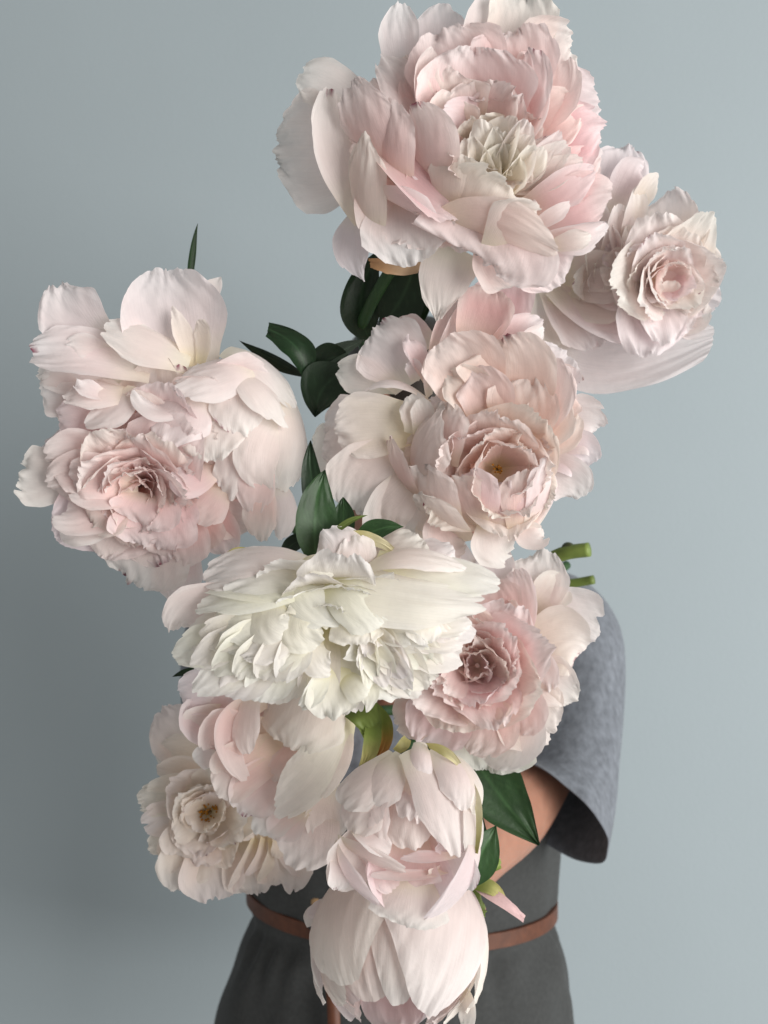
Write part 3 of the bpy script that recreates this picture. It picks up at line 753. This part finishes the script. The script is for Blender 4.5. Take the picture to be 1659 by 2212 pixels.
# --- the pink one behind the white one
f6 = Flower('peony', 'deeper pink peony with curved rows of petals beside the grey sleeve', 1060, 1420, .635, (-.1, 0, .98), ROSE, 16)
f6.grid = (795.5, 1124.7, .3637)
backing(f6, 185, ROSE, off=(0, 0, -30))
f6.H((620,400,-70, 450,240,-50, 320,110,-60, 170, .1,.3,1, dict(pal=PALE)), (560,450,-60, 380,330,-40, 200,220,-50, 160, .1,.3,1, dict(pal=PALE)))
f6.H(
 (800,690,-80, 1130,640,-40, 1350,700,-70, 235, -.3,.1,1, dict(pal=PALE,cup=.35,notch=.05)),
 (880,600,-50, 1010,370,10, 1050,165,-30, 160, -.1,.3,1, dict(pal=PALE,notch=.06,ruf=.09)),
 (800,460,-40, 720,290,10, 650,195,-20, 150, .1,.3,1, dict(pal=PALE,notch=.06)),
 (940,560,-30, 1090,420,20, 1160,360,-10, 110, -.3,.3,.9, dict(pal=PALE,ruf=.1)),
 (920,820,-30, 1120,720,20, 1285,740,0, 190, -.3,0,1, dict(pal=CREAM)),
 (900,860,-20, 1080,950,40, 1235,1055,10, 150, -.3,-.3,.9, dict(pal=PALE,point=.2)),
 (900,800,0, 1000,880,70, 1060,1000,50, 110, -.4,-.2,.9, dict(pal=PALE)),
 (750,1180,-100, 740,1350,-80, 720,1490,-100, 240, 0,-.2,1, dict(pal=WHITE,pleat=.02)),
 (780,960,-20, 940,1130,40, 1080,1260,10, 210, -.2,-.3,.9, dict(pal=CREAM)),
 (720,1020,-20, 780,1220,30, 690,1395,10, 250, -.1,-.4,.9, dict(pal=PALE)),
 (500,1020,-40, 300,1150,10, 170,1230,-10, 130, .3,-.3,.9, dict(pal=DEEP)),
 (620,980,0, 440,1170,60, 330,1320,50, 190, .3,-.4,.9),
 (680,980,20, 680,1170,80, 600,1345,60, 200, .1,-.4,.9),
 (740,960,20, 860,1110,80, 880,1240,60, 170, -.2,-.4,.9),
 (820,780,10, 890,520,80, 850,295,60, 135, -.5,.2,.8, dict(pal=BLUSH)),
 (760,700,20, 780,500,90, 740,380,80, 130, -.1,.3,.9),
 (780,820,30, 860,640,110, 830,480,110, 110, -.7,.1,.6),
 (820,860,40, 920,780,110, 940,720,100, 100, -.5,0,.9),
)
f6.heart(650, 860, [(8, 165, 78, 68, 48, ROSE), (8, 138, 66, 62, 30, ROSE), (8, 110, 52, 56, 10, ROSE), (7, 80, 38, 44, -6, ROSE)], z=10, ax=(-.05, .05, 1))

# --- the white one
f5 = Flower('peony', 'creamy white peony nodding downward in the middle of the bouquet', 720, 1340, .56, (.06, .72, .68), WHITE, 15)
f5.grid = (329, 1097, .463)
backing(f5, 215, WHITE, off=(-10, 0, -30))
f5.H(
 (920,320,-60, 880,200,0, 800,105,-10, 115, .1,.3,-.9, dict(pal=PALE)),
 (980,330,-60, 960,220,10, 930,130,-10, 90, 0,.4,-.9, dict(pal=PALE)),
 (500,430,-40, 210,440,0, 82,560,-40, 95, .3,.3,.9, dict(pal=PALE)),
)
for tx, ty, hw, z in [(110,690,95,20),(150,600,90,10),(215,840,100,30),(350,862,105,40),(480,890,100,40),(600,872,90,45),(540,910,70,20),(860,970,120,30),(760,930,90,30),(950,950,60,20),(1090,900,60,20),(1170,880,110,20),(1260,860,110,10),(1340,790,120,0),(1440,700,120,-10),(1500,590,130,-20),(1490,520,110,-30)]:
    bx = 830 + (tx - 800) * .35; by = 560
    f5.H((bx, by, -30, .45 * bx + .55 * tx, .4 * by + .6 * ty - 15, z + 30, tx, ty, z, hw, (820 - tx) / 900, -.35, .9), cup=.6, ruf=.06, notch=.04, fringe=.014)
for tx, ty, hw, z in [(200,720,75,70),(310,760,80,90),(420,790,85,100),(520,800,80,105),(620,800,75,110),(240,620,80,80),(330,690,80,100),(1200,800,70,60),(1120,830,70,60),(1300,720,80,40),(1380,640,80,20)]:
    bx = 800 + (tx - 800) * .4; by = 540
    f5.H((bx, by, 0, .45 * bx + .55 * tx, .45 * by + .55 * ty - 12, z + 30, tx, ty, z, hw, (820 - tx) / 900, -.3, .9), cup=.7, ruf=.07, fringe=.014)
f5.H(
 (700,460,60, 480,500,120, 310,570,110, 115, .1,.4,-.9),
 (640,470,60, 460,560,130, 340,650,120, 100, .2,.3,-.9),
 (720,470,80, 560,580,150, 420,670,140, 110, .2,.3,-.9),
 (720,540,60, 680,660,140, 590,745,140, 62, .2,.1,-.9),
 (760,560,60, 760,680,130, 840,750,130, 70, -.2,.1,-.9),
 (800,720,50, 770,830,120, 695,915,100, 45, .3,-.2,.9, dict(ruf=.2)),
 (850,720,40, 840,850,100, 830,970,70, 110, .1,-.3,.9),
 (960,760,50, 1010,850,80, 990,950,70, 55, 0,-.3,.9, dict(point=.4)),
 (900,760,60, 960,810,120, 1010,835,110, 80, 0,.4,-.8),
)
f5.tuft((1010,560), [(990,690),(1060,650),(1130,660),(1200,640),(1130,740),(1180,790),(1050,780),(960,750),(1270,640),(1090,830),(1210,850),(900,700),(1000,840)], 66, 30, 110, pal=WHITE, cup=.8, ruf=.1, point=.12)
f5.H((1000,310,-70, 1150,210,-40, 1260,130,-60, 140, 0,.4,-.9, dict(pal=PALE)), (1100,310,-70, 1300,240,-40, 1420,190,-60, 110, 0,.4,-.9, dict(pal=PALE)))
f5.H( # upper petals, outer side seen
 (780,440,90, 700,540,165, 790,625,150, 120, 0,.3,-.9, dict(ruf=.1)),
 (620,420,90, 580,500,160, 640,545,160, 130, .1,.4,-.9, dict(ruf=.1)),
 (930,470,100, 950,570,155, 960,640,140, 115, -.1,.3,-.9),
 (1250,480,60, 1260,560,110, 1270,640,100, 80, -.2,.2,-.9),
 (780,400,60, 480,400,110, 255,395,60, 60, 0,.8,-.6, dict(point=.3)),
 (800,360,40, 520,390,110, 215,470,60, 90, .1,.6,-.7),
 (1050,230,-20, 1380,300,30, 1638,365,-10, 100, -.2,.5,-.8),
 (780,310,-10, 520,255,50, 222,345,10, 125, .1,.5,-.8, dict(pal=PALE,cup=.7)),
 (800,330,10, 600,320,90, 350,385,80, 115, .1,.5,-.8, dict(cup=.6)),
 (700,330,50, 720,420,130, 890,530,130, 110, .1,.5,-.8),
 (820,320,30, 1080,390,130, 1560,440,60, 150, -.1,.5,-.8, dict(cup=.7,pleat=.018,fringe=.012,peak=.5)),
 (840,330,60, 950,420,150, 1090,530,150, 130, .1,.5,-.8, dict(pleat=.02)),
 (1010,280,30, 1200,225,70, 1450,280,20, 75, 0,.7,-.6, dict(pal=PALE)),
 (690,270,60, 760,250,110, 838,320,110, 60, -.2,.6,-.7),
)

# --- the shaded open one low down
f8 = Flower('peony', 'shaded cream peony with amber stamens under the cupped bloom', 470, 1750, .67, (-.25, .25, .93), CREAM, 18)
f8.grid = (274, 1426, .3307)
backing(f8, 150, CREAM, off=(0, 0, -20))
f8.H(
 (540,720,-60, 340,500,-20, 225,320,-50, 180, .2,.3,1),
 (540,760,-40, 380,640,0, 195,560,-30, 140, .2,.3,1),
 (580,860,10, 400,740,50, 200,700,30, 110, .2,.4,.9),
 (580,880,30, 400,800,70, 130,830,50, 75, .2,.5,.8, dict(fringe=.02)),
 (500,960,-20, 260,900,10, 65,910,-20, 100, .2,.1,1, dict(notch=.08)),
 (500,1000,-20, 280,1010,20, 100,1050,0, 100, .2,-.1,1, dict(notch=.08)),
 (480,1040,-20, 280,1140,10, 150,1200,-10, 80, .2,-.2,1, dict(notch=.08)),
 (480,1080,-20, 330,1220,20, 220,1300,-10, 100, .2,-.3,1, dict(notch=.08)),
 (500,1100,-10, 390,1300,40, 330,1450,10, 160, .1,-.3,1, dict(notch=.06)),
 (560,1120,-10, 560,1350,50, 570,1545,10, 190, 0,-.3,1, dict(notch=.06)),
 (700,1100,-20, 790,1340,30, 830,1510,0, 170, 0,-.3,1, dict(notch=.06)),
 (850,1100,-30, 1000,1330,10, 1040,1495,-20, 170, -.1,-.3,1, dict(notch=.08)),
 (900,1050,-40, 1120,1250,0, 1230,1360,-30, 140, -.2,-.3,1, dict(notch=.08)),
 (480,1050,30, 360,1160,90, 310,1250,80, 110, .2,-.4,.9),
 (560,1100,30, 500,1220,100, 460,1310,80, 120, .1,-.4,.9),
 (830,1160,50, 760,1320,100, 660,1470,80, 52, .7,-.3,.5),
 (880,1160,50, 850,1290,100, 770,1400,80, 45, .7,-.3,.5),
 (930,1180,40, 920,1300,80, 850,1430,60, 50, .7,-.3,.5),
 (960,1150,40, 980,1230,90, 950,1290,80, 50, .4,-.3,.8),
 (620,1080,50, 640,1170,110, 660,1225,100, 55, 0,-.4,.9),
 (560,1080,50, 540,1160,110, 520,1210,100, 60, .1,-.4,.9),
 (680,1040,50, 780,1100,110, 830,1150,90, 70, -.3,-.3,.9),
 (660,960,40, 720,880,90, 740,850,80, 80, -.3,.3,.9),
)
f8.heart(545, 985, [(8, 110, 50, 68, 54, CREAM), (8, 88, 42, 62, 36, CREAM), (7, 66, 31, 54, 14, CREAM)], z=12, ax=(-.15, .15, .97))

# --- the cup shaped one
f7 = Flower('peony', 'half opened cup shaped peony under the white bloom', 590, 1610, .60, (-.45, .5, .7), PALE, 17)
f7.grid = (274, 1426, .3307)
f7.ring(6, 200, 90, 90, -20, r0=10, h0=-110, az0=30, pal=BLUSH, cup=.8, off=(0,0,-60), ruf=.04)
f7.H(
 (1250,880,-50, 1180,1120,0, 1080,1320,-20, 190, .1,-.3,1, dict(cup=.3,pleat=.015)),
 (1350,800,-50, 1300,1000,-10, 1250,1190,-30, 130, .1,-.3,1, dict(pleat=.015)),
 (1180,920,-10, 980,1010,40, 860,1110,30, 110, .3,-.4,.9),
 (1150,960,0, 1040,1060,50, 980,1150,40, 110, .2,-.5,.9),
 (640,300,-30, 460,210,0, 340,190,-30, 140, .3,.2,.9),
 (700,350,-40, 500,420,-10, 420,470,-30, 130, .3,0,1),
 (620,620,-40, 520,620,-10, 445,640,-20, 70, .3,0,1),
 (900,500,-60, 560,360,-20, 470,240,-20, 190, .4,.3,.9, dict(pal=BLUSH)),
 (1000,500,-60, 640,520,0, 560,560,20, 200, .6,.1,.8, dict(pal=BLUSH)),
 (1000,520,-40, 700,650,30, 620,720,40, 110, .5,-.2,.9, dict(pal=BLUSH)),
 (1100,560,-30, 760,720,30, 590,850,50, 150, .4,-.5,.8, dict(pal=BLUSH)),
 (1150,650,-20, 860,830,50, 740,960,60, 170, .3,-.6,.8, dict(pal=BLUSH)),
 (900,250,0, 640,480,60, 790,785,80, 120, .7,-.2,.6, dict(pal=BLUSH,cup=.6)),
 (1280,540,40, 1060,680,90, 1010,790,80, 140, .3,.3,-.9, dict(pal=BLUSH)),
 (850,160,40, 770,400,110, 800,610,95, 95, .5,.2,-.8),
 (1230,100,40, 1120,370,175, 1060,590,145, 300, .2,.3,-.9, dict(cup=1.0,basew=.7)),
 (1420,330,10, 1300,690,160, 950,985,150, 195, -.3,-.4,-.85, dict(cup=1.0,pal=WHITE,ruf=.07,pleat=.02,basew=.6)),
 (1440,400,-10, 1430,650,70, 1250,900,60, 90, -.6,-.3,-.7, dict(cup=.8)),
 ruf=.05, pleat=.004, crumple=.016)

# --- the bottom globe
f10 = Flower('peony', 'round smooth barely opened peony at the bottom of the bouquet', 855, 2065, .615, (-.1, .9, .4), PALE, 20)
f10.grid = (603.5, 1481, .3637)
f10.shell([(162, a, 20, 150, 92, dict(pal=BLUSH)) for a in (10, 70, 130, 190, 250, 310)], ax=(-.06, .90, .42), c=(6, -14, 0), ruf=.05, basew=.6)
f10.shell([(178, -12, 15, 152, 120, dict(pal=BLUSH)), (177, 55, 15, 150, 110), (177, -65, 15, 146, 115), (175, 120, 15, 140, 110), (175, 180, 15, 135, 110), (175, 240, 15, 135, 110),
           (184, 12, 15, 148, 90), (192, -88, 10, 126, 125), (193, 100, 10, 128, 112), (198, -36, 6, 130, 165), (205, 36, 5, 142, 176, dict(notch=.01))],
          ax=(-.06, .90, .42), c=(6, -14, 0), ruf=.03, pleat=.003, notch=.015, fringe=.005, basew=.6, tip=.5, topw=.75, crumple=.014)
f10.H((390,1290,30, 270,1330,75, 165,1370,60, 75, .2,.6,-.7), (240,1320,20, 180,1370,60, 170,1450,50, 60, .5,.3,-.7), (1080,1780,40, 1110,1890,70, 1090,2020,40, 50, -.4,-.2,.8, dict(ruf=.12)),
      ruf=.06, crumple=.016)

# --- the globe above it
f9 = Flower('peony', 'half opened globe peony with a folded heart above the lowest bud', 870, 1800, .535, (0, .5, .85), PALE, 19)
f9.grid = (603.5, 1481, .3637)
f9.shell([(112, a, 20, 140, 70, dict(pal=BLUSH)) for a in (20, 80, 140, 200, 260, 320)], ax=(-.06, .36, .93), c=(0, 5, -40), ruf=.05, basew=.6)
f9.H(
 (760,800,-80, 760,1100,-10, 830,1345,40, 240, 0,-.4,.9, dict(pal=BLUSH,cup=.8)),
 (700,800,-60, 450,1000,20, 330,1200,10, 130, .5,-.3,.8),
 (900,900,-40, 1060,1050,30, 1110,1200,20, 100, -.5,-.3,.8),
 (780,900,-30, 740,1100,40, 740,1200,70, 200, 0,-.5,.9, dict(pal=BLUSH)),
 (990,1085,40, 780,1120,110, 540,1105,100, 52, 0,-.8,.5, dict(pal=BLUSH,cup=.6)),
 (1040,1000,50, 880,1015,115, 720,1015,115, 50, 0,-.7,.6, dict(pal=BLUSH)),
 (350,910,40, 540,1010,120, 755,1085,125, 65, 0,-.7,-.6),
 (470,850,30, 560,900,100, 660,985,115, 100, .3,-.4,.8),
 (840,520,20, 770,760,120, 790,965,105, 185, .1,.2,-1, dict(cup=.8,pal=PALE)),
 (620,620,20, 560,760,90, 600,960,80, 90, .5,.1,-.8),
 (690,420,-20, 480,600,50, 370,740,40, 130, .4,.3,-.8),
 (660,450,0, 500,720,80, 440,895,70, 140, .4,.2,-.9),
 (740,430,20, 600,600,90, 560,760,90, 130, .3,.3,-.9),
 (330,930,30, 420,1110,110, 590,1265,100, 60, .3,-.7,-.6),
 (340,960,10, 360,1100,60, 340,1200,40, 60, .3,-.2,.9),
 (800,1120,40, 780,1290,105, 760,1395,90, 215, 0,-.4,-.9, dict(cup=.5)),
 (1160,850,20, 1110,1110,110, 870,1345,100, 75, -.5,-.5,-.7, dict(ruf=.08)),
 (1110,600,-20, 1170,820,60, 1130,1050,50, 90, -.7,.1,-.6),
 (780,390,20, 950,640,140, 1050,1010,130, 160, -.4,.4,-.8, dict(cup=.8)),
 (900,390,20, 1060,540,115, 1090,735,120, 120, -.4,.4,-.8, dict(cup=.8)),
 (1000,420,10, 1130,560,70, 1150,760,70, 100, -.6,.3,-.7),
 (840,345,10, 850,450,100, 880,565,120, 75, -.1,.5,-.8, dict(cup=.9)),
 ruf=.05, pleat=.004, crumple=.016)
# ------------------------------------------------------------------ stems, leaves and sepals of the peonies
G_DARK = np.array((.010, .027, .010)); G_MID = np.array((.026, .066, .021)); G_PALE = np.array((.16, .22, .16)); G_LIME = np.array((.22, .30, .07))
G_YEL = np.array((.50, .46, .18)); G_BROWN = np.array((.30, .14, .04)); G_PINK = np.array((.72, .50, .50))
def leaf(f, p0, p1, p2, hw, face=(0, 0, 1), col=G_DARK, tipcol=None, name='leaf', m=None, ruf=.05, cup=.45, basew=.14, peak=.42, topw=.03, rib=True, **k):
    p = [np.array([q[0] - f.px, q[1] - f.py, q[2]], float) for q in (p0, p1, p2)]
    c = 2 * p[1] - .5 * (p[0] + p[2]); t = np.linspace(0, 1, 17)[:, None]
    P = (1 - t) ** 2 * p[0] + 2 * t * (1 - t) * c + t * t * p[2]
    X, _, uv, (nu, nv) = petal_sheet(P, norm(np.tile(np.array(face, float), (17, 1))), hw, f.rng, f.pal, cup=cup, ruf=ruf, fringe=k.pop('fringe', 0), notch=0, tip=0,
                                     pleat=k.pop('pleat', .0), basew=basew, peak=peak, topw=topw, crumple=.02, res=(21, 26), **k)
    U = np.tile(np.linspace(-1, 1, 21), 26); V = np.repeat(np.linspace(0, 1, 26), 21)
    cc = np.tile(col, (len(X), 1)).astype(float)
    if tipcol is not None:
        a = smooth(.25, .95, V)[:, None]; cc = cc * (1 - a) + tipcol * a
    if rib:
        side = np.abs(((V * 7 + np.abs(U) * 2.2) % 1) - .5)                   # side veins
        kk = (.8 * np.exp(-(U / .07) ** 2) + .25 * (side < .06))[:, None]
        cc = cc * (1 - kk * .55) + (col * 2.6 + .01) * kk * .55
    return mesh_obj(name, f.w(X), grid_faces(nu, nv), m or M_leaf, f.o, tint=cc, uv=uv)

def tube(name, pts, rad, f, m, col, n=12, k=28, knob=()):
    P = resample([tuple(p) + (r,) for p, r in zip(pts, rad)], k)
    V = []
    for j in range(k):
        T = norm(P[min(j + 1, k - 1), :3] - P[max(j - 1, 0), :3]); a_ = norm(np.cross(T, (.2, 1, .1))); b_ = np.cross(T, a_)
        r = P[j, 3]
        for kn, amt in knob: r *= 1 + amt * math.exp(-((j / (k - 1) - kn) / .012) ** 2)
        for i in range(n):
            t = 2 * math.pi * i / n; V.append(P[j, :3] + (a_ * math.cos(t) + b_ * math.sin(t)) * r - f.c)
    F = list(grid_faces(n, k, True)); F.append(tuple(range(n))[::-1]); F.append(tuple((k - 1) * n + i for i in range(n)))
    return mesh_obj(name, np.array(V), F, m, f.o, tint=np.tile(col, (len(V), 1)))

GRIP = [at(1000, 1480, .78), at(1130, 1300, .80)]
def stem(f, via=(), end=None, back=60, rad=.0036, col=G_MID, j=(0, 0, 0)):
    st = f.c + f.w(-f.ax * back)[0] if f.w(-f.ax * back).ndim > 1 else f.c + f.w(-f.ax * back)
    st2 = f.c + f.w(-f.ax * (back + 70))
    g = [q + np.array(j) for q in GRIP]
    pts = [st.ravel(), np.ravel(st2)] + [at(*q) for q in via] + g + ([at(*q) for q in end] if end else [g[1] + np.array([.03, .03, .02])])
    return tube('stem', pts, [rad * 1.25, rad] + [rad] * (len(pts) - 2), f, M_stem, col, k=40)
stem(f1, [(800, 660, .62), (792, 770, .68), (880, 1050, .76)], j=(0, .012, 0), back=80)
stem(f2, [(1200, 800, .74), (1060, 1100, .77)], j=(.008, .02, 0), rad=.0028)
stem(f3, [(980, 1150, .74)], end=[(1195, 1206, .74), (1273, 1187, .725)], j=(-.005, -.012, .006), rad=.0050, col=G_LIME * .8, back=90)
stem(f4, [(560, 1050, .72), (760, 1300, .76)], j=(-.012, 0, -.006))
stem(f5, [(760, 1280, .70), (860, 1380, .76)], j=(0, -.006, -.008), back=70)
stem(f6, [], j=(.01, .01, .006), back=80)
stem(f7, [(760, 1540, .68)], j=(-.006, .016, -.01))
stem(f8, [(640, 1620, .75), (800, 1540, .78)], end=[(1220, 1262, .79), (1283, 1252, .78)], j=(.004, .004, .012), rad=.0034, col=G_LIME * .75)
stem(f9, [(880, 1620, .70)], j=(-.002, -.004, -.014), back=90)
stem(f10, [(900, 1800, .68), (930, 1620, .74)], j=(.006, -.01, -.006))
# the cut stub on the visible stem end
tube('stem_stub', [at(1232, 1197, .735), at(1227, 1186, .732), at(1222, 1180, .73)], [.0052, .0052, .0034], f3, M_stem, np.array((.07, .08, .03)), k=8)

leaf(f1, (775, 770, -170), (752, 660, -150), (800, 545, -170), 52, (.2, 0, 1))
leaf(f1, (800, 720, -150), (860, 640, -130), (900, 520, -150), 66, (-.2, 0, 1))
leaf(f1, (800, 740, -170), (870, 700, -150), (930, 640, -150), 40, (0, -.2, 1), G_MID * .6)
leaf(f3, (645, 812, -60), (632, 745, -40), (566, 700, -40), 36, (.6, .5, .6), G_DARK * 1.3, cup=.9, topw=.5)
leaf(f3, (745, 790, -70), (690, 830, -50), (668, 895, -60), 58, (0, -.2, 1))
leaf(f3, (740, 760, -80), (690, 770, -70), (640, 820, -70), 40, (0, .3, 1), G_DARK * .7)
leaf(f3, (650, 805, -80), (570, 765, -80), (492, 720, -80), 18, (0, .6, .8), G_DARK * .6)
leaf(f3, (640, 790, -80), (710, 755, -80), (778, 722, -80), 26, (0, -.5, .8), G_PALE * .5)
leaf(f5, (685, 1230, -60), (680, 1110, -30), (702, 1008, -30), 50, (.3, 0, 1), G_MID * .8)
leaf(f5, (700, 1150, -90), (672, 1030, -90), (668, 930, -100), 26, (0, 0, 1), G_DARK)
leaf(f5, (735, 1180, -60), (742, 1120, -50), (742, 1065, -60), 30, (-.2, 0, 1), G_MID * .7)
leaf(f5, (765, 1175, -50), (815, 1142, -30), (875, 1134, -30), 26, (0, -.3, 1), G_MID)
leaf(f5, (712, 1160, -20), (750, 1128, -10), (795, 1111, -10), 8, (0, -.3, 1), G_LIME * .5)
leaf(f5, (600, 1210, -60), (640, 1165, -60), (690, 1175, -60), 20, (0, -.3, 1), G_DARK)
leaf(f7, (440, 1440, -60), (400, 1446, -60), (367, 1456, -60), 9, (0, -.3, 1), G_DARK)
leaf(f4, (412, 610, -200), (418, 520, -200), (433, 441, -200), 11, (.5, 0, .8), G_MID * .6, cup=.8)
leaf(f6, (1010, 1620, -60), (1075, 1710, -50), (1163, 1816, -40), 66, (.1, -.2, 1), G_MID * .75)
leaf(f6, (1050, 1620, -90), (1080, 1670, -80), (1090, 1730, -80), 24, (.4, 0, 1), G_PALE)
leaf(f9, (1000, 1920, -90), (1040, 1850, -80), (1078, 1783, -80), 46, (.2, .1, 1), G_MID * 1.1)
leaf(f9, (960, 1700, -110), (1000, 1760, -100), (1060, 1800, -100), 60, (.1, -.2, 1), G_DARK * 1.5)
# sepals and withered guard pieces
sp = dict(name='sepal', m=M_sepal, rib=False, basew=.7, peak=.4, topw=.5, ruf=.1, pleat=.05)
leaf(f7, (735, 1520, 0), (785, 1545, 45), (800, 1600, 40), 36, (-.3, -.3, .9), G_LIME * .55, G_LIME * .8, **sp)
leaf(f7, (800, 1530, 20), (832, 1580, 45), (815, 1640, 45), 20, (-.6, 0, .8), G_LIME * .7, G_BROWN, **sp)
leaf(f7, (800, 1560, 40), (800, 1610, 60), (780, 1660, 55), 20, (-.3, 0, .9), G_LIME * .8, G_YEL * .8, fringe=.04, **sp)
leaf(f10, (1005, 1925, 30), (1040, 1893, 60), (1084, 1878, 55), 19, (0, .4, .9), G_YEL * .7, G_LIME, **sp)
leaf(f10, (1000, 1915, 20), (1050, 1925, 60), (1085, 1950, 55), 17, (0, -.2, 1), G_LIME, G_YEL, **sp)
leaf(f10, (1030, 1925, 40), (1075, 1955, 70), (1128, 1992, 60), 17, (.2, -.5, .8), G_PINK, G_PINK, **sp)
leaf(f10, (1000, 1890, 10), (1020, 1950, 20), (1052, 1975, 10), 24, (.2, -.2, 1), G_LIME * .6, G_LIME * .6, **sp)
leaf(f9, (1014, 1690, 10), (1034, 1750, 30), (1026, 1840, 30), 10, (-.6, 0, .7), np.array((.78, .72, .52)), G_YEL, **sp)
leaf(f9, (925, 1615, 10), (960, 1628, 40), (992, 1655, 30), 12, (0, .5, .7), G_YEL, np.array((.72, .66, .40)), **sp)
leaf(f9, (880, 1595, -40), (870, 1612, -20), (852, 1625, -20), 14, (0, .3, .9), G_YEL * .8, **sp)
leaf(f5, (725, 1175, -40), (785, 1158, -20), (850, 1188, -20), 16, (0, .3, .9), G_YEL * .9, np.array((.70, .64, .42)), **sp)
leaf(f5, (545, 1195, -40), (515, 1186, -25), (485, 1198, -25), 8, (0, .3, .9), G_YEL, **sp)
leaf(f1, (905, 570, 0), (850, 562, 25), (792, 555, 10), 24, (0, .5, .8), np.array((.55, .38, .24)), np.array((.5, .28, .14)), **sp)
# amber stamens in the open heart
def stamens(f, cx, cy, rad, n):
    V, F, Tn = [], [], []
    for i in range(n):
        a = f.rng.uniform(0, 6.28); r = rad * math.sqrt(f.rng.uniform(0, 1))
        b = np.array([cx - f.px + r * .3 * math.cos(a), cy - f.py + r * .3 * math.sin(a), 0]); t = np.array([cx - f.px + r * math.cos(a), cy - f.py + r * math.sin(a), f.rng.uniform(26, 40)])
        d = norm(t - b); s1 = norm(np.cross(d, (0, 1, .3))); s2 = np.cross(d, s1)
        base = len(V)
        prof = [(0, .8), (.8, .7), (.82, 2.2), (.95, 2.4), (1.02, .6)]
        for q, w_ in prof:
            for k in range(5):
                an = 2 * math.pi * k / 5; V.append(b + (t - b) * q + (s1 * math.cos(an) + s2 * math.sin(an)) * w_)
                Tn.append((.62, .50, .22) if q < .81 else (.55, .27, .04))
        for j in range(4):
            for k in range(5):
                F.append((base + j * 5 + k, base + j * 5 + (k + 1) % 5, base + j * 5 + 5 + (k + 1) % 5, base + j * 5 + 5 + k))
    o = mesh_obj('stamens', f.w(np.array(V)), F, M_sepal, f.o, tint=np.array(Tn)); o['kind'] = 'stuff'
stamens(f8, 453, 1756, 24, 46)
stamens(f3, 1073, 1012, 15, 18)
